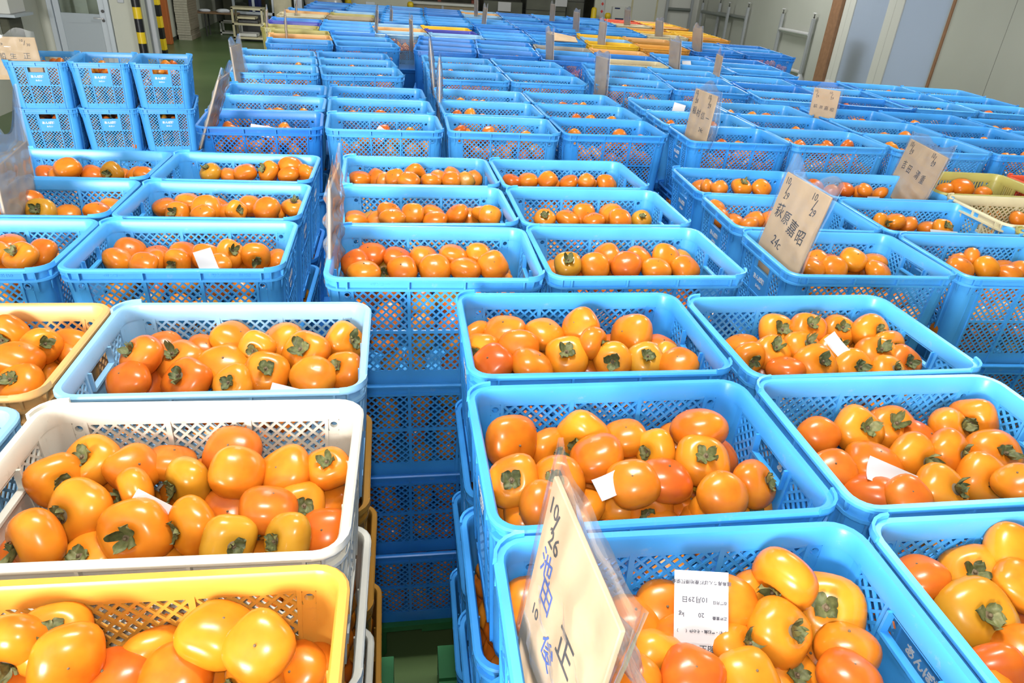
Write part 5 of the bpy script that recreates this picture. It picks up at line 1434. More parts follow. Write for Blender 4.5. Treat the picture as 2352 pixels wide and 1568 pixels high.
for k, (x, y, yaw, zt) in CRATE_POS.items():
    p, c, r = k[:-2], int(k[-2]), int(k[-1])
    row = 1 if k[0] == 'P' else int(k[0])
    cn = crate_colour(k)
    spot = f"{RWORD[r]} {'left' if c == 0 else 'right'}"
    lab = f"{CNAME[cn]} crate of persimmons, {spot} of the {pallet_name(p)}, top layer"
    SHORT[k] = {'PL11': 'white crate', 'PL12': 'pale blue crate', 'PL10': 'amber crate', 'PL02': 'peach crate'}.get(k, f"{spot} crate, {pallet_name(p)}")
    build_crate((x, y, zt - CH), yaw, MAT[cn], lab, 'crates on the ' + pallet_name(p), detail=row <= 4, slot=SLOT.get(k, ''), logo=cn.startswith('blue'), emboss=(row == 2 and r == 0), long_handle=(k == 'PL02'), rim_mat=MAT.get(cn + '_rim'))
    CRATES.append((k, x, y, zt - CH, yaw, 0, row))

# lower layers that show in the gaps
LOWC = {'PL10': ('yellow', 'yellow', 'yellow'), 'PL11': ('white', 'white', 'grey'), 'PL12': ('mustard', 'mustard', 'mustard')}
LWORD = ('top', 'second', 'third', 'bottom')
def lower(k, layers):
    x, y, yaw, zt = CRATE_POS[k]
    p, c, r = k[:-2], int(k[-2]), int(k[-1])
    row = 1 if k[0] == 'P' else int(k[0])
    for l in layers:
        cn = LOWC[k][l - 1] if k in LOWC else ('blue_mid' if jit.random() < 0.6 else 'blue_deep')  # lower blue layers use darker plastic, their shade put into the colour
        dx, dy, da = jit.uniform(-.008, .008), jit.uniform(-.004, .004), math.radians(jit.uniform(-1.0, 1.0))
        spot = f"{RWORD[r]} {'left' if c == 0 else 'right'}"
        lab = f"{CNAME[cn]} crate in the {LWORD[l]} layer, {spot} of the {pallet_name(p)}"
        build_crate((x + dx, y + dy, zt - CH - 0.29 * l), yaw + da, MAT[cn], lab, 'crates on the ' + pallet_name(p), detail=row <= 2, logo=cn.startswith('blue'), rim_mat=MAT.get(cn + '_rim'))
        CRATES.append((k, x + dx, y + dy, zt - CH - 0.29 * l, yaw + da, l, row))
DONE = set()
def want(k, layers):
    lower(k, layers)
    for l in layers: DONE.add((k, l))
for k in ('P100', 'P101', 'P102', 'PL10', 'PL11', 'PL12', '2M00', '2M10', '2L10', '2L00', '2R00', '2R10', '2RR00', '2RR10', 'P112'):
    want(k, (1, 2, 3))
for k in ('PL02', '2R01', '2R02', '2L11', '2L12', '2RR01', '2RR02', '3L00', '3L10', '3M00', '3M10', '3R00', '3R10', '3RR00', '3RR10', '4L00', '4L10', '4M00', '4M01', '4R00', '4RR00', '5L00', '6RRR10', '3L01', '3M01'):
    want(k, (1,))

# everything further down in the stacks, which no one could count from here
mb = MB()
for k, (x, y, yaw, zt) in CRATE_POS.items():
    ca, sa = math.cos(yaw), math.sin(yaw)
    for l in (1, 2, 3):
        if (k, l) in DONE: continue
        z = zt - CH - 0.29 * l
        def put(hx0, hy0, z0, hx1, hy1, z1):
            mb.hexa([(x + ca * a - sa * b, y + sa * a + ca * b, z + zz) for (hx, hy, zz) in ((hx0, hy0, z0), (hx1, hy1, z1)) for a, b in ((-hx, -hy), (hx, -hy), (hx, hy), (-hx, hy))])
        put(HX - 0.026, HY - 0.026, 0.0, HX - 0.012, HY - 0.012, 0.26)
        put(HX - 0.004, HY - 0.004, 0.258, HX, HY, 0.289)
        for s_ in LONG_RIBS:
            for sy in (-1, 1):
                yb, yt = sy * (HY - 0.021), sy * (HY - 0.007)
                pts = [(s_ * 0.95 - 0.004, yb, 0.01), (s_ * 0.95 + 0.004, yb, 0.01), (s_ * 0.95 + 0.004, yb - sy * 0.01, 0.01), (s_ * 0.95 - 0.004, yb - sy * 0.01, 0.01), (s_ - 0.004, yt, 0.258), (s_ + 0.004, yt, 0.258), (s_ + 0.004, yt - sy * 0.01, 0.258), (s_ - 0.004, yt - sy * 0.01, 0.258)]
                mb.hexa([(x + ca * a - sa * b, y + sa * a + ca * b, z + zz) for a, b, zz in pts])
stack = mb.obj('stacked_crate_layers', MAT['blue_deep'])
prop(stack, 'blue crates hidden in the lower layers of all the stacks', 'crates', kind='stuff')

# the small free-standing stack at the left, short sides to the front
LS0, LS1 = Vector((-2.38, 5.13)), Vector((-1.36, 5.30))
_d = (LS1 - LS0).normalized(); _n = Vector((-_d.y, _d.x)); _ls_yaw = math.atan2(_d.y, _d.x)
LS_POS = {}
for i, nm in enumerate(('left', 'middle', 'right')):
    c = LS0 + _d * (0.185 + 0.362 * i) + _n * 0.262
    for l in range(4):
        dx = jit.uniform(-.006, .006)
        lab = f"blue crate, {LWORD[l]} layer, {nm} of the free-standing stack by the door"
        z = 1.22 - CH - 0.29 * l
        build_crate((c.x + dx, c.y, z), _ls_yaw + PI / 2, MAT['blue' if l < 2 else 'blue_mid'], lab, 'crates of the free-standing stack', detail=True, rim_mat=MAT['blue_rim' if l < 2 else 'blue_mid_rim'])  # lower layers in mid blue, shade painted into the plastic
        CRATES.append((f'LS{i}', c.x + dx, c.y, z, _ls_yaw + PI / 2, l, 3))
        if l == 0: LS_POS[i] = (c.x, c.y, z)
    sk = prop(empty('skid', (c.x, c.y, 0), _ls_yaw + PI / 2), f'low wooden skid under the {nm} crates of the free-standing stack', 'skid')
    for t in (-0.13, 0.0, 0.13):
        MB().bevel_box(-0.23, 0.23, t - 0.03, t + 0.03, 0.0, 0.044, 0.004).obj('board', MAT['table_wood'], sk)

# ------------------------------------------------------------------ green pallets
def pallet_meshes():
    out = []
    h = 1.0
    mb = MB()
    # deck with hand slots: a frame of strips
    for i in range(7):
        y = -0.55 + i * (1.1 - 0.11) / 6
        mb.box(-0.55, 0.55, y, y + 0.11, 0.86, h)
    for i in range(5):
        x = -0.55 + i * (1.1 - 0.10) / 4
        mb.box(x, x + 0.10, -0.55, 0.55, 0.78, 0.90)
    deck = mb.mesh('deck')
    return deck
PDECK = pallet_meshes()
def block_mesh():
    mb = MB()
    mb.bevel_box(-0.07, 0.07, -0.07, 0.07, 0.10, 0.84, 0.012)
    for s in (-1, 1):
        for k in (-1, 1):
            mb.tube((s * 0.0701, 0.03 * k, 0.5), (s * 0.0712, 0.03 * k, 0.5), 0.008, 8)
    return mb.mesh('block')
PBLOCK = block_mesh()
PRUN = MB().bevel_box(-0.06, 0.06, -0.55, 0.55, 0.0, 0.13, 0.01).mesh('runner')
for k, (a, b, yaw, zt) in PALLETS.items():
    hgt = zt - CH - 0.87
    r = prop(empty('plastic_pallet', (a, b, 0), math.radians(yaw)), f'green plastic pallet carrying the crates of the {pallet_name(k)[:-7]} stack', 'pallet', 'green plastic pallets')
    link('deck', PDECK, MAT['green'], r, scale=(1, 1, hgt))
    for i in (-1, 0, 1):
        link('runner', PRUN, MAT['green'], r, loc=(i * 0.49, 0, 0), scale=(1, 1, hgt))
        for j in (-1, 0, 1):
            link('block', PBLOCK, MAT['green'], r, loc=(i * 0.48, j * 0.48, 0), scale=(1, 1, hgt))

# ------------------------------------------------------------------ persimmons
def fruit_shape(nu, nv, square=0.05, flat=0.74, dimple=0.16, lump=0.02, seed=0, groove=0.0):
    q = random.Random(seed)
    ph = [q.uniform(0, 6.28) for _ in range(4)]
    vs, fs = [], []
    for j in range(nv + 1):
        t = PI * j / nv
        st, ct = math.sin(t), math.cos(t)
        for i in range(nu):
            a = 2 * PI * i / nu
            rr = (st ** 0.90) * (1 + square * math.cos(4 * a) * st + lump * math.sin(2 * a + ph[0]) + lump * math.sin(3 * a + ph[1]))
            z = flat * (abs(ct) ** 0.92) * (1 if ct > 0 else -0.94)
            if ct > 0: z -= dimple * math.exp(-(st / 0.30) ** 2)
            z -= groove * abs(math.cos(2 * a)) ** 6 * st * (1 if ct > 0 else -1) * 0.5
            z += lump * math.sin(a + ph[2]) * st
            vs.append((rr * math.cos(a), rr * math.sin(a), z))
    for j in range(nv):
        for i in range(nu):
            k = (i + 1) % nu
            fs.append((j * nu + i, (j + 1) * nu + i, (j + 1) * nu + k, j * nu + k))
    return vs, fs
def fruit_mesh(name, *a, **k):
    vs, fs = fruit_shape(*a, **k)
    m = bpy.data.meshes.new(name); m.from_pydata(vs, [], fs)
    m.polygons.foreach_set('use_smooth', [True] * len(fs)); m.update()
    return m
FM = [fruit_mesh('persimmon', 28, 18, 0.045, 0.74, 0.17, 0.010, 1), fruit_mesh('persimmon', 28, 18, 0.060, 0.71, 0.15, 0.016, 2), fruit_mesh('persimmon', 28, 18, 0.030, 0.79, 0.2, 0.012, 3, 0.05),
      fruit_mesh('persimmon', 28, 18, 0.050, 0.75, 0.20, 0.024, 4, 0.03), fruit_mesh('persimmon', 28, 18, 0.040, 0.70, 0.16, 0.018, 5)]
# calyx: small centre disc with the stem stub; four sepals around it
def calyx_mesh():
    mb = MB()
    mb.lathe([(0.0, 0.605), (0.10, 0.615), (0.17, 0.61), (0.22, 0.57)], 12)
    mb.lathe([(0.05, 0.59), (0.055, 0.69), (0.038, 0.71), (0.0, 0.712)], 8)
    return mb.mesh('calyx', True)
CALYX = calyx_mesh()
TIP = MB().lathe([(0.0, -0.72), (0.025, -0.717), (0.04, -0.70), (0.045, -0.66)], 8).mesh('blossom_tip', True)
TIP.materials.append(MAT['stem'])
def sepal_mesh(seed):
    q = random.Random(seed)
    nu, nv = 6, 7
    curl, wob, wid, ln = q.uniform(0.0, 0.42), q.uniform(0.04, 0.09), q.uniform(0.18, 0.26), q.uniform(0.33, 0.46)
    ph = q.uniform(0, 6)
    vs, fs = [], []
    for lay in (0, 1):
        for j in range(nv + 1):
            t = j / nv
            w = wid * (0.42 + 0.58 * math.sin(PI * min(1, 0.06 + 0.84 * t)) ** 0.9) * (1 - max(0, t - 0.72) ** 2 * 7.5)
            for i in range(nu + 1):
                s = i / nu * 2 - 1
                x = 0.08 + ln * t - 0.05 * s * s * t
                y = s * w
                z = 0.605 + 0.085 * math.sin(PI * 0.5 * min(1, t * 1.5)) - 0.06 * t * t + curl * t * t + wob * math.sin(4 * s + 6 * t + ph) * t + 0.10 * s * s * t - (0.014 if lay else 0)
                vs.append((x, y, z))
    n1 = (nu + 1) * (nv + 1)
    for lay in (0, 1):
        for j in range(nv):
            for i in range(nu):
                a = lay * n1 + j * (nu + 1) + i
                f = (a, a + 1, a + nu + 2, a + nu + 1)
                fs.append(f[::-1] if not lay else f)
    m = bpy.data.meshes.new('sepal'); m.from_pydata(vs, [], fs)
    m.polygons.foreach_set('use_smooth', [True] * len(fs)); m.update()
    return m
SEPALS = [sepal_mesh(s) for s in range(6)]
for _mm in SEPALS: _mm.materials.append(MAT['sepal'])
CALYX.materials.append(MAT['stem'])
HUEN = {'o': 'orange', 'r': 'red-orange', 'y': 'golden yellow', 'g': 'greenish'}
ORD = ['first', 'second', 'third', 'fourth', 'fifth', 'sixth', 'seventh', 'eighth', 'ninth', 'tenth', 'eleventh', 'twelfth', 'thirteenth', 'fourteenth', 'fifteenth']

fr_rnd = random.Random(99)
by_size = sorted(range(len(FRUIT)), key=lambda i: -FRUIT[i][10])
single = set(by_size[:300])
BULK = []            # (x, y, z, r, axis, hue)
in_crate = {}
for i, fr in enumerate(FRUIT):
    if i in single: in_crate.setdefault(fr[0], []).append(i)
labels = {}
for k, ids in in_crate.items():
    x, y, yaw, zt = CRATE_POS[k]
    rows = {0: [], 1: [], 2: []}
    for i in ids:
        dx, dy = FRUIT[i][1] - x, FRUIT[i][2] - y
        lx, ly = dx * math.cos(yaw) + dy * math.sin(yaw), -dx * math.sin(yaw) + dy * math.cos(yaw)
        rows[0 if ly > 0.055 else (1 if ly > -0.05 else 2)].append((lx, i))
    for rr, lst in rows.items():
        lst.sort()
        for n, (lx, i) in enumerate(lst):
            f = FRUIT[i]
            labels[i] = f"{HUEN[f[8]]} persimmon{' showing its calyx' if f[9] else ''}, {ORD[n]} from left, {('back', 'middle', 'front')[rr]}, {SHORT[k]}"
for i, (k, x, y, z, R, ax, ay, az, col, cal, px) in enumerate(FRUIT):
    axis = Vector((ax, ay, az)).normalized()
    if i not in single:
        BULK.append((x, y, z, R, axis, {'o': 0.5, 'r': 0.1, 'y': 0.85, 'g': 1.0}[col])); continue
    o = link('persimmon', FM[fr_rnd.randrange(5)], MAT['f_' + col])
    o.location = (x, y, z)
    q = axis.to_track_quat('Z', 'Y')
    spin = fr_rnd.uniform(0, 6.28)
    o.rotation_mode = 'QUATERNION'
    o.rotation_quaternion = q @ Matrix.Rotation(spin, 3, 'Z').to_quaternion()
    R *= 1.12 if k[0] == 'P' else 1.05
    o.scale = (R * 1.02, R * fr_rnd.uniform(0.97, 1.04), R * fr_rnd.uniform(0.90, 1.03))
    prop(o, labels[i], 'persimmon', 'persimmons in the ' + SHORT[k].replace(', ', ' of the '))
    if not cal: link('blossom_tip', TIP, None, o)
    c = link('calyx', CALYX, None, o)
    for s in range(4):
        sc = fr_rnd.uniform(0.74, 1.0)
        link('sepal', SEPALS[fr_rnd.randrange(6)], None, c, rot=(0, 0, PI / 2 * s + fr_rnd.uniform(-0.18, 0.18)), scale=(sc, sc, 1))

# the rest of the fruit: beds under the single ones, full lower crates, far crates
taken = {}
for fr in FRUIT: taken.setdefault(fr[0], []).append(fr)
for (k, x, y, z0, yaw, layer, row) in CRATES:
    ca, sa = math.cos(yaw), math.sin(yaw)
    def put(lx, ly, lz, r=None, up=None):
        r = r or fr_rnd.uniform(0.034, 0.041)
        a = up or Vector((fr_rnd.gauss(0, 1), fr_rnd.gauss(0, 1), fr_rnd.gauss(0, 1))).normalized()
        h = fr_rnd.random() * 0.9 if fr_rnd.random() > 0.06 else 1.0
        BULK.append((x + ca * lx - sa * ly, y + sa * lx + ca * ly, z0 + lz, r, a, h))
    if layer == 0:
        has = k in taken
        lv = 0.150 if has else (0.165 if row <= 3 else 0.175)
        for i in range(6):
            for j in range(4):
                put(-0.195 + i * 0.078 + fr_rnd.uniform(-.012, .012), -0.117 + j * 0.078 + fr_rnd.uniform(-.01, .01), lv + fr_rnd.uniform(-.015, .012))
        if row <= 4 and (k[-1] == '0' or k.startswith('LS')):
            for i in range(6):
                for lz in (0.105, 0.05):
                    put(-0.195 + i * 0.078 + fr_rnd.uniform(-.012, .012), -0.115, lz)
        if k.startswith('LS') :
            for j in range(4):
                for lz in (0.105, 0.05):
                    put(-0.195, -0.117 + j * 0.078, lz); 
        if k in ('P100', 'P110', 'PL10', 'PL00', 'PL01', 'PL02'):
            for i in range(6):
                for j in range(2 if k in ('P100', 'P110', 'PL10') else 4):
                    put(-0.19 + i * 0.076 + fr_rnd.uniform(-.01, .01), -0.12 + j * 0.078, 0.205 + fr_rnd.uniform(-.012, .015))
        if not has:
            n = {2: 9, 3: fr_rnd.randint(7, 12), 4: fr_rnd.randint(4, 7)}.get(row, fr_rnd.randint(1, 4))
            for _ in range(n):
                put(fr_rnd.uniform(-.19, .19), fr_rnd.uniform(-.06, .125), fr_rnd.uniform(0.205, 0.248) if row > 2 else fr_rnd.uniform(.2, .225))
    else:
        for i in range(6):
            for lz in (0.045, 0.105, 0.165, 0.215):
                put(-0.195 + i * 0.078 + fr_rnd.uniform(-.012, .012), -0.113, lz + fr_rnd.uniform(-.01, .01))
        for j in range(1, 4):
            for lz in (0.045, 0.105, 0.165, 0.215):
                for s in (-1, 1):
                    put(s * 0.195, -0.117 + j * 0.078, lz + fr_rnd.uniform(-.01, .01))

def bulk_mesh():
    bv, bf = fruit_shape(11, 7, 0.05, 0.74, 0.12, 0.02, 9)
    vs, fs, hue = [], [], []
    n = 0
    for (x, y, z, r, a, h) in BULK:
        m = a.to_track_quat('Z', 'Y').to_matrix()
        (m00, m01, m02), (m10, m11, m12), (m20, m21, m22) = m
        for p in bv:
            u, v, w = p
            vs.append((x + r * (m00 * u + m01 * v + m02 * w), y + r * (m10 * u + m11 * v + m12 * w), z + r * (m20 * u + m21 * v + m22 * w)))
        fs += [(a_ + n, b_ + n, c_ + n, d_ + n) for a_, b_, c_, d_ in bf]
        hue += [h] * len(bv)
        n += len(bv)
    m = bpy.data.meshes.new('persimmon_bulk'); m.from_pydata(vs, [], fs)
    m.polygons.foreach_set('use_smooth', [True] * len(fs))
    at = m.attributes.new('hue', 'FLOAT', 'POINT'); at.data.foreach_set('value', hue)
    m.update()
    return m
prop(link('persimmon_fill', bulk_mesh(), MAT['f_bulk']), 'orange persimmons filling the lower and the far crates', 'persimmons', kind='stuff')

# ------------------------------------------------------------------ cardboard signs in clear bags
CAMV = Vector((0, 0, CAM_H))
def frame_matrix(o, r, u, n):
    return Matrix(((r.x, u.x, n.x, o.x), (r.y, u.y, n.y, o.y), (r.z, u.z, n.z, o.z), (0, 0, 0, 1)))

def bag_mesh(w, h, seed, res=10, over=0.045, flap=0.015, bulge=0.008):
    """film around a card that spans 0..w, -0.1..h ; local x along the card, y up, z out of the face"""
    q = random.Random(seed)
    ph = [q.uniform(0, 6.28) for _ in range(10)]
    vs, fs = [], []
    nu, nv = res, res
    tops = [over * (0.35 + 0.65 * abs(math.sin(3.1 * i / nu + ph[0])) + 0.3 * math.sin(9 * i / nu + ph[1])) for i in range(nu + 1)]
    for side in (1, -1):
        for j in range(nv + 1):
            t = j / nv
            for i in range(nu + 1):
                s = i / nu
                x = -0.010 + s * (w + 0.010 + flap * (0.6 + 0.4 * math.sin(4 * t + ph[2])))
                y = -0.09 + t * (h + 0.09)
                if t > 0.86: y += tops[i] * (t - 0.86) / 0.14
                edge = min(1.0, 6 * s, 6 * (1 - s)) * min(1.0, 5 * (1.02 - t))
                wr = math.sin(17 * s + 11 * t + ph[3]) * math.sin(7 * s - 13 * t + ph[4]) + 0.6 * math.sin(31 * t + 5 * s + ph[5])
                z = side * (0.0045 + edge * bulge * (0.55 + 0.45 * wr)) + 0.012 * math.sin(6 * s + ph[6]) * max(0, t - 0.9) * 10 * 0.5
                z = z if t < 0.9 else z * 0.6
                if abs(z) < 0.0045 and 0 <= x <= w and y <= h: z = side * 0.0045
                vs.append((x, y, z))
    n1 = (nu + 1) * (nv + 1)
    for sd in (0, 1):
        for j in range(nv):
            for i in range(nu):
                a = sd * n1 + j * (nu + 1) + i
                f = (a, a + 1, a + nu + 2, a + nu + 1)
                fs.append(f if sd == 0 else f[::-1])
    for j in range(nv):
        for i in (0, nu):
            a = j * (nu + 1) + i; b = a + nu + 1
            fs.append((a, b, n1 + b, n1 + a))
    m = bpy.data.meshes.new('plastic_bag'); m.from_pydata(vs, [], fs)
    m.polygons.foreach_set('use_smooth', [True] * len(fs)); m.update()
    return m

def cardboard_sign(bf, da, t, w, label, writing=(), flap=0.015, res=8, seed=1, bulge=0.008, over=0.045, depth=0.085, loose=False):
    o = Vector(bf)
    U = Vector((w[0], w[1], 0)); wl = U.length; U.normalize()
    V = Vector((da, 0, t)); hl = V.length; V.normalize()
    n = U.cross(V).normalized()
    V = n.cross(U).normalized()
    mid = o + U * wl / 2 + V * hl / 2
    if n.dot(CAMV - mid) > 0:                 # +n faces the viewer: text runs along U or back along it
        right, org = U, o
    else:
        n = -n; right, org = -U, o + U * wl
    root = empty('cardboard_sign', (0, 0, 0))
    root.matrix_world = frame_matrix(org, right, V, n)
    prop(root, label, 'sign', 'cardboard signs in clear bags')
    MB().bevel_box(0, wl, -depth, hl, -0.003, 0.003, 0.0012).obj('card', MAT['card'], root)
    link('plastic_bag', bag_mesh(wl, hl, seed, res, over, flap, bulge), MAT['film_loose' if loose else 'film'], root)
    for key, u, v, sc, ink in writing:
        link('handwriting', TXT[key], MAT[ink], root, loc=(u * wl, hl - v * hl, 0.0036), rot=(0, 0, -0.06 * ((len(key) * 7 + int(u * 10)) % 5 - 2)), scale=(sc, sc, 1))
    return root
D29 = lambda u, v, a='10', b='29', s=0.8: [(a, u, v, s, 'ink'), ('slash', u + .05, v + .10, s * 1.2, 'ink'), (b, u + .08, v + .19, s, 'ink')]
WR = {'2R00': D29(.10, .10) + D29(.72, .10) + [('k1', .17, .52, 1.1, 'ink'), ('k2', .36, .55, 1.0, 'ink'), ('k3', .55, .62, 1.2, 'ink'), ('k4', .76, .66, 1.1, 'ink'), ('24c', .36, .90, 1.0, 'ink')],
      '3R00': D29(.10, .08, '10', '28') + D29(.70, .08) + [('i1', .18, .50, .9, 'ink'), ('i2', .38, .52, .9, 'ink'), ('i3', .60, .54, .9, 'ink'), ('i4', .82, .56, .8, 'ink'), ('24c', .66, .86, .7, 'ink')],
      '2RR02': D29(.10, .12) + D29(.70, .12) + [('y1', .16, .72, .9, 'ink'), ('y2', .32, .76, .9, 'ink'), ('y3', .56, .78, .9, 'ink'), ('y4', .72, .82, .9, 'ink')],
      '4RR00': D29(.10, .10, s=.5) + D29(.66, .10, s=.5) + [('k1', .18, .66, .55, 'ink'), ('k2', .40, .67, .5, 'ink'), ('k3', .60, .68, .6, 'ink'), ('k4', .82, .70, .55, 'ink')],
      'P100': [('10', .10, .14, .8, 'ink'), ('slash', .16, .20, .9, 'ink'), ('26', .19, .29, .8, 'ink'), ('p1', .17, .48, .8, 'blue_ink'), ('p2', .25, .62, .8, 'blue_ink'), ('p3', .42, .84, .8, 'blue_ink'), ('p4', .60, .62, 1.0, 'ink'), ('10', .16, .82, .6, 'ink')]}
SLAB = {'P100': 'crumpled clear bag round a cardboard sign in the nearest blue crate', '2R00': 'cardboard sign with four-character name in blue crate of the second-row right pallet', '2M00': 'bagged cardboard sign seen edge-on in the second-row middle pallet',
        '2L02': 'bagged cardboard sign at the left picture edge in the second-row left pallet', '3L00': 'bagged cardboard sign leaning over the aisle on the third-row left pallet', '4L00': 'thin bagged sign by the aisle on the fourth-row left pallet',
        '4M00': 'bagged sign seen edge-on at the front of the fourth-row middle pallet', '3M02': 'bagged sign seen edge-on at the back of the third-row middle pallet', '3R00': 'bagged cardboard sign with dates on the third-row right pallet',
        '4RR00': 'bagged cardboard sign facing left on the fourth-row far right pallet', '2RR02': 'wide cardboard sign standing in the olive slotted crate', '5RR00': 'bagged cardboard sign on the fifth-row far right pallet', '4R00': 'bagged cardboard sign on the fourth-row right pallet',
        'a': 'crinkled bagged sign beside the white slotted crate', 'b': 'bagged brown sign before the amber crates near the right wall', 'c': 'bagged sign standing at the lemon yellow crates', 'd': 'bagged sign by the grey crate of the fifth row', 'e': 'small bagged sign in the seventh-row middle of the blue crates',
        'f': 'small bagged sign before the white notice in the loading bay', 'g': 'small bagged sign before the white switch box', 'h': 'small bagged sign beside the beige and amber crates at right', 'i': 'small bagged sign right of the seventh-row blue crates', 'j': 'thin bagged sign in the last row below the beam',
        'k': 'thin bagged sign at the pale blue crates of the sixth row', 'l': 'thin bagged sign left of the peach crate of the sixth row', 'm': 'small bagged sign beside the tan crate', 'n': 'bagged sign at the peach crate of the fifth-row left pallet', 'o': 'bagged sign beside the beige shelf trolley', 'p': 'thin bagged sign by the beige pillar'}
for idx, (nm, bf, (da, t), w) in enumerate(SIGNS):
    near = nm in ('P100', '2R00', '2M00', '2L02', '3R00', '2RR02', '3L00')
    if w is None: w = (0.02, -0.19)
    wl = math.hypot(*w)
    if nm in ('4L00', '4M00', '3M02', '3L00'): w = (w[0] * 0.4, -0.20)
    if nm == '5RR00': w = (-0.05, -0.22)
    if nm == '2L02': da, t = da * 0.5, t * 0.5
    if nm == '4RR00': w = (0.10, -0.11)
    if nm == 'P100': w = (0.012, -0.195)
    if nm == '2R00': bf, w = [bf[0] + 0.026, bf[1] + 0.04, bf[2]], (-0.012, -0.255)
    cardboard_sign(bf, da, t, w, SLAB[nm], WR.get(nm, ()), flap={'2R00': 0.03, '3R00': 0.07, 'P100': 0.03, '4L00': 0.06}.get(nm, 0.015), res=18 if near else 9, seed=idx + 3, bulge={'P100': 0.012, '2M00': 0.016, '3L00': 0.014, '4L00': 0.014, '4M00': 0.016, '3M02': 0.016}.get(nm, 0.007 if near else 0.009), loose=nm not in ('P100', '2R00', '3R00', '2RR02', '4RR00', '5RR00'), depth={'P100': 0.14, '2R00': 0.075}.get(nm, 0.10), over=0.13 if nm == '2L02' else 0.045)

# the loose end of the near bag, blown open to the right
q = random.Random(5)
vs, fs = [], []
nu, nv = 26, 26
b0 = Vector(SIGNS[0][1])
for j in range(nv + 1):
    t = j / nv
    for i in range(nu + 1):
        s = i / nu
        x = b0.x + 0.020 + (0.008 + 0.105 * (t ** 0.9) * (0.60 + 0.40 * s)) + 0.011 * math.sin(11 * s + 5 * t) * t + 0.009 * math.sin(23 * s - 9 * t) * t + 0.006 * math.sin(17 * t + 8 * s) * t
        y = b0.y - 0.005 - 0.195 * s + 0.010 * math.sin(6 * t + 3 * s)
        z = b0.z + 0.205 - 0.03 * s * (1 - t) - 0.225 * t + 0.010 * math.sin(11 * s - 4 * t) * t
        vs.append((x, y, z))
for j in range(nv):
    for i in range(nu):
        a = j * (nu + 1) + i
        fs.append((a, a + 1, a + nu + 2, a + nu + 1))
me = bpy.data.meshes.new('bag_flap'); me.from_pydata(vs, [], fs)
me.polygons.foreach_set('use_smooth', [True] * len(fs))
sg0 = [o for o in COL.objects if o.name == 'cardboard_sign'][0]
fl = link('bag_flap', me, MAT['film_loose'])
fl.parent = sg0
bpy.context.view_layer.update()
fl.matrix_parent_inverse = sg0.matrix_world.inverted()

# sign standing on the free-standing stack, facing the camera
_lp = LS_POS[0]
root = empty('cardboard_sign')
_r = Vector((_d.x, _d.y, 0)); _nn = Vector((_d.y, -_d.x, -0.10)).normalized(); _u = _nn.cross(_r).normalized()
_o = Vector((_lp[0], _lp[1], 0)) - _r * 0.235 - Vector((-_d.y, _d.x, 0)) * 0.222 + Vector((0, 0, _lp[2] + CH))
root.matrix_world = frame_matrix(_o, _r, _u, _nn)
prop(root, 'cardboard sign in a crinkled bag on the free-standing stack by the door', 'sign', 'cardboard signs in clear bags')
MB().bevel_box(0, 0.27, -0.12, 0.14, -0.003, 0.003, 0.0012).obj('card', MAT['card'], root)
link('plastic_bag', bag_mesh(0.27, 0.14, 77, 16, 0.05, 0.01, 0.006), MAT['film'], root)
for key, u, v, sc in (('10', .04, .115, .6), ('slash', .05, .105, .7), ('29', .075, .095, .6), ('10', .19, .12, .6), ('slash', .205, .105, .8), ('30', .225, .095, .6), ('fu1', .065, .022, .8), ('fu2', .125, .024, .7), ('p4', .20, .026, .9)):
    link('handwriting', TXT[key], MAT['ink'], root, loc=(u, v, 0.0036), scale=(sc, sc, 1))
# a card lying flat on the sixth-row crates
prop(MB().add([(1.62, 7.42, 1.30), (1.92, 7.36, 1.30), (1.95, 7.60, 1.325), (1.66, 7.66, 1.365)], [(0, 1, 2, 3)]).add([(1.62, 7.42, 1.294), (1.92, 7.36, 1.294), (1.95, 7.60, 1.319), (1.66, 7.66, 1.359)], [(3, 2, 1, 0)]).obj('cardboard_sheet', MAT['card']), 'cardboard sheet lying over blue crates of the sixth-row right pallet', 'cardboard')

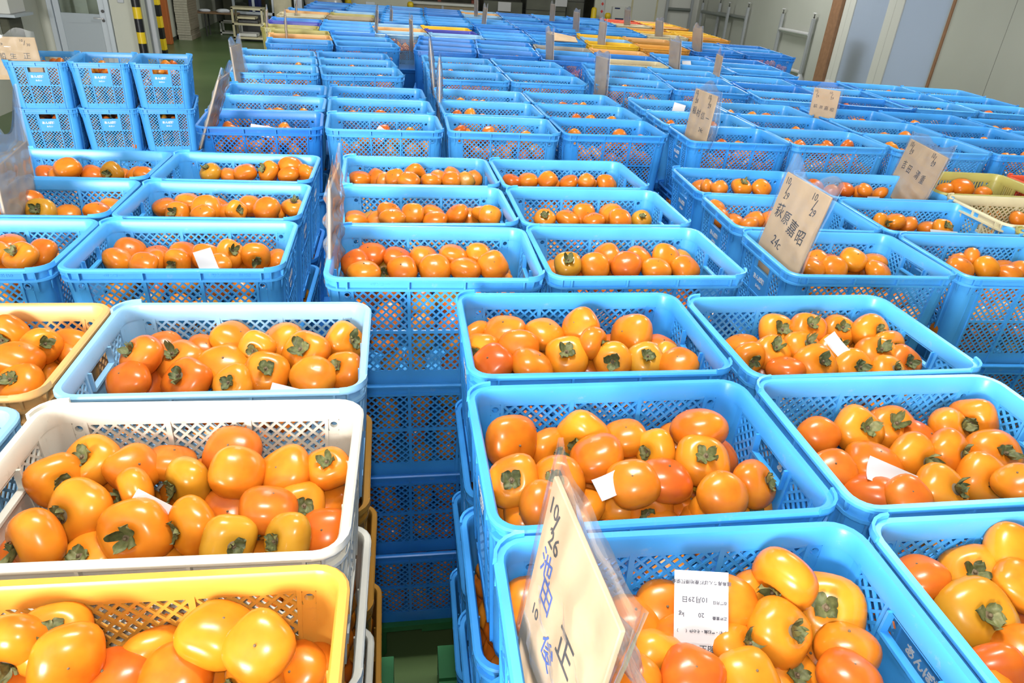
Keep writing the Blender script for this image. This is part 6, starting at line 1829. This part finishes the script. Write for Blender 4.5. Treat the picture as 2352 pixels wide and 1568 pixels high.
# ------------------------------------------------------------------ paper slips
def paper_mesh(w, h, curl, seed):
    q = random.Random(seed); nu, nv = 5, 7
    vs, fs = [], []
    a = q.uniform(-0.4, 0.4)
    for lay in (0, 1):
        for j in range(nv + 1):
            for i in range(nu + 1):
                x, y = (i / nu - .5) * w, (j / nv - .5) * h
                z = curl * ((y / h * 2) ** 2 + a * (x / w * 2)) - lay * 0.0006
                vs.append((x, y, z))
    n1 = (nu + 1) * (nv + 1)
    for lay in (0, 1):
        for j in range(nv):
            for i in range(nu):
                k = lay * n1 + j * (nu + 1) + i
                f = (k, k + 1, k + nu + 2, k + nu + 1)
                fs.append(f if lay == 0 else f[::-1])
    m = bpy.data.meshes.new('paper'); m.from_pydata(vs, [], fs)
    m.polygons.foreach_set('use_smooth', [True] * len(fs)); m.update()
    return m
def slip(pos, w, h, n, up, label, curl=0.004, seed=1, text=False):
    n = Vector(n).normalized(); up = Vector(up); r = up.cross(n).normalized(); up = n.cross(r).normalized()
    o = link('paper_slip', paper_mesh(w, h, curl, seed), MAT['paper'])
    o.matrix_world = frame_matrix(Vector(pos), r, up, n)
    prop(o, label, 'paper slip', 'harvest record slips')
    if text:
        MB().box(-w * .46, w * .46, -h * .47, -h * .345, 0.0002, 0.0004).obj('title_band', MAT['print_band'], o)
        for key, x, y, mt in (('s1', 0, -.405, 'ink'), ('s2', 0, -.365, 'print'), ('s3', -.34, -.30, 'print'), ('s4', .08, -.275, 'print'), ('s5', -.34, -.21, 'print'), ('s6', .04, -.20, 'ink'), ('s7', -.36, -.10, 'print'), ('s8', -.02, -.045, 'print'),
                              ('s9', -.34, .08, 'print'), ('s10', .18, .10, 'print'), ('s11', -.34, .22, 'print'), ('s12', .12, .24, 'print'), ('s13', 0, .40, 'print')):
            link('printed_line', TXT[key], MAT[mt], o, loc=(-x * w, y * h * -1 if False else y * h, 0.0007), rot=(0, 0, PI))
        for y in (-.245, -.155, .145, .285):
            MB().box(-w * .42, w * .2, y * h, y * h + 0.0003, 0.0005, 0.0007).obj('ruled_line', MAT['print_band'], o)
    return o
def crate_pt(k, lx, ly, dz):
    x, y, yaw, zt = CRATE_POS[k]
    return (x + lx * math.cos(yaw) - ly * math.sin(yaw), y + lx * math.sin(yaw) + ly * math.cos(yaw), zt + dz)
slip((0.379, 0.546, 1.258), 0.068, 0.134, (-0.22, -0.80, 0.62), (0.02, 0.3, 0.9), 'upright white harvest slip with upside-down print in the nearest blue crate', 0.0, 3, True)
slip(crate_pt('P101', -0.040, -0.030, -0.058), 0.036, 0.075, (0.1, -0.5, 0.85), (0.9, 0.3, 0.2), 'curled white slip behind the near bagged sign', 0.010, 4)
slip(crate_pt('P111', -0.085, -0.045, -0.066), 0.10, 0.045, (0.05, -0.55, 0.83), (0.45, 0.8, 0.4), 'printed slip tucked under persimmons in the middle right crate, front right pallet', 0.006, 5)
slip(crate_pt('P112', 0.045, 0.0, -0.042), 0.028, 0.065, (-0.3, -0.75, 0.55), (-0.55, 0.5, 0.6), 'curled slip standing among calyx-up persimmons of the front right pallet', 0.008, 6)
slip(crate_pt('PL11', -0.050, -0.035, -0.085), 0.075, 0.10, (0.1, -0.75, 0.65), (0.5, 0.6, 0.6), 'pinkish white slip under a persimmon in the white crate', 0.004, 7)
slip(crate_pt('PL12', 0.125, -0.145, -0.045), 0.085, 0.055, (0.1, -0.45, 0.85), (0.2, 0.9, 0.2), 'white slip at the front edge of the pale blue crate', 0.006, 8)
slip(crate_pt('2L10', 0.045, -0.03, -0.045), 0.045, 0.070, (0.2, -0.85, 0.45), (-0.3, 0.3, 0.9), 'folded white slip in the front right crate, second-row left pallet', 0.010, 9)
slip(crate_pt('2R11', 0.02, -0.10, -0.045), 0.11, 0.06, (0.05, -0.5, 0.85), (0.05, 0.9, 0.3), 'long white slip in the middle right crate, second-row right pallet', 0.004, 10)
slip(crate_pt('2R12', -0.015, -0.07, -0.045), 0.05, 0.04, (-0.1, -0.9, 0.4), (0, 0.2, 1), 'small white slip leaning on persimmons, back right crate, second-row right pallet', 0.002, 11)
slip(crate_pt('3L00', 0.0, -0.10, -0.035), 0.10, 0.06, (0.05, -0.6, 0.8), (0.1, 0.9, 0.3), 'white slip in the front left crate, third-row left pallet', 0.006, 12)
slip(crate_pt('3L10', -0.02, -0.09, -0.035), 0.05, 0.05, (0.05, -0.9, 0.45), (0.6, 0.1, 0.8), 'white slip corner in the front right crate, third-row left pallet', 0.006, 13)
slip(crate_pt('3R02', 0.02, 0.02, -0.02), 0.07, 0.06, (-0.2, -0.8, 0.6), (0.3, 0.4, 0.8), 'tilted white slip in the back left crate, third-row right pallet', 0.004, 14)
slip(crate_pt('5RR01', -0.02, 0.0, -0.01), 0.08, 0.05, (0, -0.7, 0.7), (0, 0.7, 0.7), 'tiny white slip on the fifth-row far right pallet', 0.004, 15)

# ------------------------------------------------------------------ along the walls and at the back of the hall
def trestle(loc, rz, w, h, label, posts=(0, 1), rungs=(0.28, 0.8), bright=False):
    """table leg frame stood on end: square posts, pipe rungs, levelling feet pointing up"""
    r = prop(empty('leg_frame', loc, rz), label, 'leg frame', 'steel leg frames leaning on the walls')
    for s in posts:
        x = s * w
        MB().bevel_box(x - 0.035, x + 0.035, -0.03, 0.03, 0.0, h, 0.005).obj('post', MAT['steel'], r)
        f = MB().tube((x, 0, h), (x, 0, h + 0.10), 0.011).tube((x, 0, h + 0.012), (x, 0, h + 0.03), 0.02).obj('levelling_bolt', MAT['steel_dark'], r, smooth=True, angle=40)
        MB().tube((x, 0, h + 0.10), (x, 0, h + 0.115), 0.05, 16, 0.03).tube((x, 0, h + 0.085), (x, 0, h + 0.10), 0.022).obj('foot', MAT['chrome'], f, smooth=True, angle=40)
    for z in rungs:
        MB().tube((0.03, 0, z), (w - 0.03, 0, z), 0.045, 14).obj('rung', MAT['chrome' if bright else 'pipe'], r, smooth=True, angle=40)
    MB().lathe([(0.11, 0), (0.10, 0.03), (0.05, 0.12), (0.038, 0.14)], 14, cx=0).obj('flange', MAT['steel'], r)
    return r
trestle((9.26, 15.42, 0), PI / 2, 1.36, 1.28, 'steel leg frame with shiny rungs left of the brown jamb', rungs=(0.16, 0.95), bright=True)
trestle((9.26, 18.58, 0), PI / 2, 1.72, 1.30, 'steel leg frame with a dull rung, middle of the right wall', rungs=(1.04,))
trestle((9.14, 19.45, 0), PI / 2, 1.75, 1.25, 'steel leg frame overlapping its neighbour on the right wall', rungs=(1.02,))
trestle((8.33, 21.9, 0), 0, 0.77, 1.45, 'steel leg frame in the far right corner', rungs=(1.0, 0.2))

# trolley with three shelves
tr = prop(empty('shelf_trolley', (-3.28, 17.6, 0)), 'beige steel shelf trolley at the end of the aisle', 'trolley')
for x in (0.0, 0.62):
    for y in (0.0, 0.42):
        MB().bevel_box(x, x + 0.045, y, y + 0.045, 0.03, 0.68, 0.004).obj('post', MAT['beige'], tr)
        MB().tube((x + .01, y + .022, 0.02), (x + .035, y + .022, 0.02), 0.02).obj('castor', MAT['black'], tr)
for z in (0.05, 0.33, 0.645):
    MB().bevel_box(0.0, 0.665, 0.0, 0.465, z, z + 0.045, 0.004).obj('shelf', MAT['beige'], tr)
for i, (x0, x1, z0, z1, m, lab) in enumerate(((0.10, 0.50, 0.095, 0.165, 'offwhite', 'white tray on the lower shelf of the beige trolley'), (0.12, 0.55, 0.375, 0.43, 'steel_dark', 'dark tray on the middle shelf of the beige trolley'), (0.10, 0.5, 0.45, 0.50, 'beige', 'beige tray on the middle shelf of the beige trolley'))):
    mb = MB().box(x0, x1, 0.05, 0.40, z0, z0 + 0.01).box(x0, x0 + .01, .05, .40, z0, z1).box(x1 - .01, x1, .05, .40, z0, z1).box(x0, x1, .05, .06, z0, z1).box(x0, x1, .39, .40, z0, z1)
    if i == 2: mb.box(x0, x0 + 0.02, .05, .07, 0.43, z0)
    prop(mb.obj('tray', MAT[m], loc=(-3.28, 17.6, 0)), lab, 'tray')
cart = prop(empty('low_cart', (-3.77, 18.7, 0)), 'low white framed cart behind the shelf trolley', 'cart')
for x in (0, 0.42):
    for y in (0, 0.3): MB().box(x, x + .035, y, y + .035, 0, .29).obj('post', MAT['offwhite'], cart)
for z in (0.03, 0.255):
    for y in (0, 0.3): MB().box(0, .455, y, y + .035, z, z + .035).obj('rail', MAT['offwhite'], cart)

# table with two white bags
tb = prop(empty('work_table', (-4.30, 18.25, 0)), 'narrow brown topped table beside the carton stack', 'table')
MB().bevel_box(0.0, 1.02, 0.0, 0.45, 0.47, 0.50, 0.006).obj('table_top', MAT['table_wood'], tb)
for x in (0.32, 0.95):
    for y in (0.04, 0.38): MB().tube((x, y, 0), (x, y, 0.47), 0.016).obj('leg', MAT['steel_dark'], tb)
def crumpled(name, loc, sx, sy, sz, label, seed):
    vs, fs = fruit_shape(16, 10, 0.1, 0.8, 0.1, 0.12, seed)
    q = random.Random(seed)
    vs = [(x * sx * (1 + q.uniform(-.1, .1)), y * sy * (1 + q.uniform(-.1, .1)), max(-0.02, (z + 0.4)) * sz) for x, y, z in vs]
    m = bpy.data.meshes.new(name); m.from_pydata(vs, [], fs); m.polygons.foreach_set('use_smooth', [True] * len(fs))
    return prop(link(name, m, MAT['bag_white'], loc=loc), label, 'bag')
crumpled('white_bag', (-4.02, 18.45, 0.50), 0.12, 0.1, 0.05, 'flat white bag on the left of the brown table', 31)
crumpled('white_bag', (-3.62, 18.45, 0.50), 0.13, 0.1, 0.07, 'rounded white bag on the right of the brown table', 32)

# stack of flattened cartons
cs = prop(empty('carton_stack', (-4.38, 17.35, 0)), 'tall stack of flattened pale cartons at the end of the left wall', 'carton stack')
q = random.Random(2)
for i in range(26):
    o = q.uniform(-.006, .006)
    MB().box(o, 0.27 + o, 0.0 + o, 0.85, i * 0.05, i * 0.05 + 0.046).obj('flattened_carton', MAT['carton'], cs)
    MB().box(0.27 + o, 0.274 + o, 0.01, 0.84, i * 0.05 + 0.002, i * 0.05 + 0.044).obj('edge', MAT['carton_side'], cs)

# glazed partition and beige pillar behind the trolley
gp = prop(empty('glazed_screen', (-3.60, 19.6, 0)), 'white framed glazed screen behind the shelf trolley', 'screen')
for x in (0.0, 0.46, 0.92):
    MB().box(x, x + 0.06, 0, 0.05, 0.30 if x > .9 else 0.45, 2.0).obj('mullion', MAT['alu'], gp)
MB().box(0.0, 0.98, 0, 0.05, 0.40, 0.46).obj('sill', MAT['alu'], gp)
for x in (0.06, 0.52): MB().box(x, x + 0.40, 0.02, 0.026, 0.46, 2.0).obj('pane', MAT['glass'], gp)
MB().box(0.0, 0.98, 0, 0.06, 0.0, 0.40).obj('plinth', MAT['steel_dark'], gp)
prop(MB().bevel_box(-2.62, -2.20, 19.5, 19.9, 0, 3.4, 0.01).obj('beige_pillar', MAT['beige']), 'plain beige pillar behind the far crates', 'pillar')
prop(MB().bevel_box(-3.35, -3.05, 20.4, 20.6, 0, 1.2, 0.02).obj('blue_tarpaulin', MAT['violet']), 'dark blue sheet hanging behind the glazed screen', 'sheet')
prop(MB().bevel_box(-4.2, -2.3, 21.6, 21.7, 0, 3.0, 0.01).obj('dark_backdrop', MAT['dark_olive']), 'dark olive curtain closing the left rear corner', 'backdrop')  # plain dark olive slab across the left rear corner
prop(MB().bevel_box(-2.15, -1.95, 19.6, 20.0, 0, 1.4, 0.01).obj('upright_rack', MAT['steel']), 'grey upright rack right of the beige pillar', 'rack')
prop(MB().bevel_box(-1.92, -1.0, 21.5, 21.6, 0, 2.5, 0.01).obj('dark_doorway', MAT['dark']), 'dark doorway left of the cream wall panel', 'doorway')
crumpled('grey_cover', (-1.35, 19.3, 0.50), 0.45, 0.3, 0.45, 'shiny grey plastic cover behind the far left crates', 33).active_material = MAT['grey_bag']

# bollards with round yellow heads
def bollard(a, b, h, label, ball=True):
    r = prop(empty('bollard', (a, b, 0)), label, 'bollard', 'yellow headed bollards')
    if ball:
        MB().tube((0, 0, 0), (0, 0, h - 0.1), 0.03, 12).obj('post', MAT['steel'], r)
        MB().lathe([(0.0, h - 0.19), (0.06, h - 0.175), (0.085, h - 0.13), (0.092, h - 0.09), (0.085, h - 0.05), (0.06, h - 0.012), (0.0, h)], 18).obj('head', MAT['safety_yellow'], r, smooth=True)
    else:
        MB().lathe([(0.08, 0), (0.08, h - 0.07), (0.065, h - 0.025), (0.03, h - 0.004), (0, h)], 18).obj('post', MAT['safety_yellow'], r, smooth=True)
bollard(-0.93, 21.5, 0.78, 'yellow ball bollard at the left end of the cream wall')
bollard(0.75, 21.5, 0.80, 'yellow ball bollard at the right end of the cream wall')
bollard(6.02, 21.6, 0.94, 'yellow round-topped bollard at the right edge of the loading bay', False)
bollard(6.45, 21.6, 0.82, 'yellow ball bollard below the notice strip')
# cream wall details
prop(MB().bevel_box(-0.47, -0.21, 21.985, 22.0, 0.50, 0.70, 0.004).obj('notice_board', MAT['alu']), 'small grey notice low on the cream wall', 'notice')
# loading bay: low counter with a rail, red-brown beam, wrapped stacks
ct = prop(empty('bay_counter', (0.82, 22.3, 0)), 'grey counter with a pale top rail in the loading bay', 'counter')
MB().box(0, 1.85, 0, 0.4, 0, 0.70).obj('front_panel', MAT['tan'], ct)
MB().bevel_box(-0.02, 1.87, -0.05, 0.45, 0.70, 0.77, 0.01).obj('top_rail', MAT['offwhite'], ct)
MB().box(0.85, 0.91, -0.02, 0.0, 0, 0.70).obj('upright', MAT['steel'], ct)
prop(MB().bevel_box(1.55, 2.75, 22.85, 23.05, 0.86, 1.05, 0.01).box(1.6, 1.7, 22.9, 23.0, 0, 0.86).box(2.6, 2.7, 22.9, 23.0, 0, 0.86).obj('red_brown_bench', MAT['red_brown']), 'red-brown bench board behind the bay counter', 'bench')
for i, (a0, a1, b0, b1, h, lab) in enumerate(((2.85, 4.02, 22.1, 23.1, 0.92, 'shrink-wrapped pallet load left in the loading bay'), (4.12, 5.35, 22.2, 23.2, 1.10, 'shrink-wrapped pallet load in the middle of the loading bay'), (5.42, 6.0, 22.6, 23.4, 1.5, 'dark wrapped load right in the loading bay'))):
    r = prop(empty('wrapped_load', (a0, b0, 0)), lab, 'pallet load', 'wrapped loads in the bay')
    n = 3
    for k in range(n):
        MB().bevel_box(0.02, a1 - a0 - 0.02, 0.02, b1 - b0 - .02, k * h / n, (k + 1) * h / n - 0.01, 0.01).obj('carton_layer', MAT['dark_olive'], r)
    MB().bevel_box(0, a1 - a0, 0, b1 - b0, 0.0, h + 0.01, 0.03).obj('stretch_film', MAT['film'], r)
for (a0, a1, z0, z1, b, lab) in ((3.28, 3.66, 0.66, 0.90, 22.08, 'white sheet of paper on the left wrapped load'), (4.98, 5.34, 0.87, 1.08, 22.16, 'white sheet of paper on the middle wrapped load')):
    prop(MB().box(a0, a1, b, b + 0.004, z0, z1).obj('paper_sheet', MAT['paper']), lab, 'paper')
ns = prop(empty('notice_strip', (6.34, 21.93, 0.6)), 'narrow white notice strip with red marks on the pillar', 'notice')
MB().box(-0.05, 0.07, 0, 0.006, 0.0, 0.62).obj('strip', MAT['paper'], ns)
for z in (0.42, 0.22): MB().add([(0.01 + .045 * c, -0.002, z + .05 * s) for c, s in ((1, 0), (0, 1), (-1, 0), (0, -1))], [(0, 1, 2, 3)]).obj('red_mark', MAT['red_ink'], ns)
sb = prop(empty('switch_box', (6.66, 21.88, 0.58)), 'white switch box on the off-white wall', 'switch box')
MB().bevel_box(0, 0.52, 0, 0.12, 0, 0.40, 0.01).obj('box', MAT['offwhite'], sb)
MB().box(0.10, 0.36, -0.003, 0, 0.0, 0.09).obj('label_plate', MAT['navy_label'], sb)
MB().box(0.06, 0.22, -0.003, 0, 0.33, 0.37).obj('label_plate', MAT['navy_label'], sb)

# added battens, out of view, housing the ceiling fill lamps
for i, (x, y) in enumerate(((0.2, 1.5), (0.2, 7.0), (4.6, 4.0), (4.6, 10.0), (-2.2, 13.5), (3.0, 17.0), (7.5, 15.0))):
    r = prop(empty('fill_light_batten', (x, y, 4.24)), 'added white batten holding unseen fill light above the ' + ('front pallets', 'fifth-row pallets', 'right side of the fourth row', 'right side of the last row', 'striped posts', 'open floor at the rear', 'floor by the sliding door')[i], 'light fixture', 'added ceiling battens')
    MB().bevel_box(-0.62, 0.62, -0.12, 0.12, 0.02, 0.16, 0.01).obj('housing', MAT['offwhite'], r)
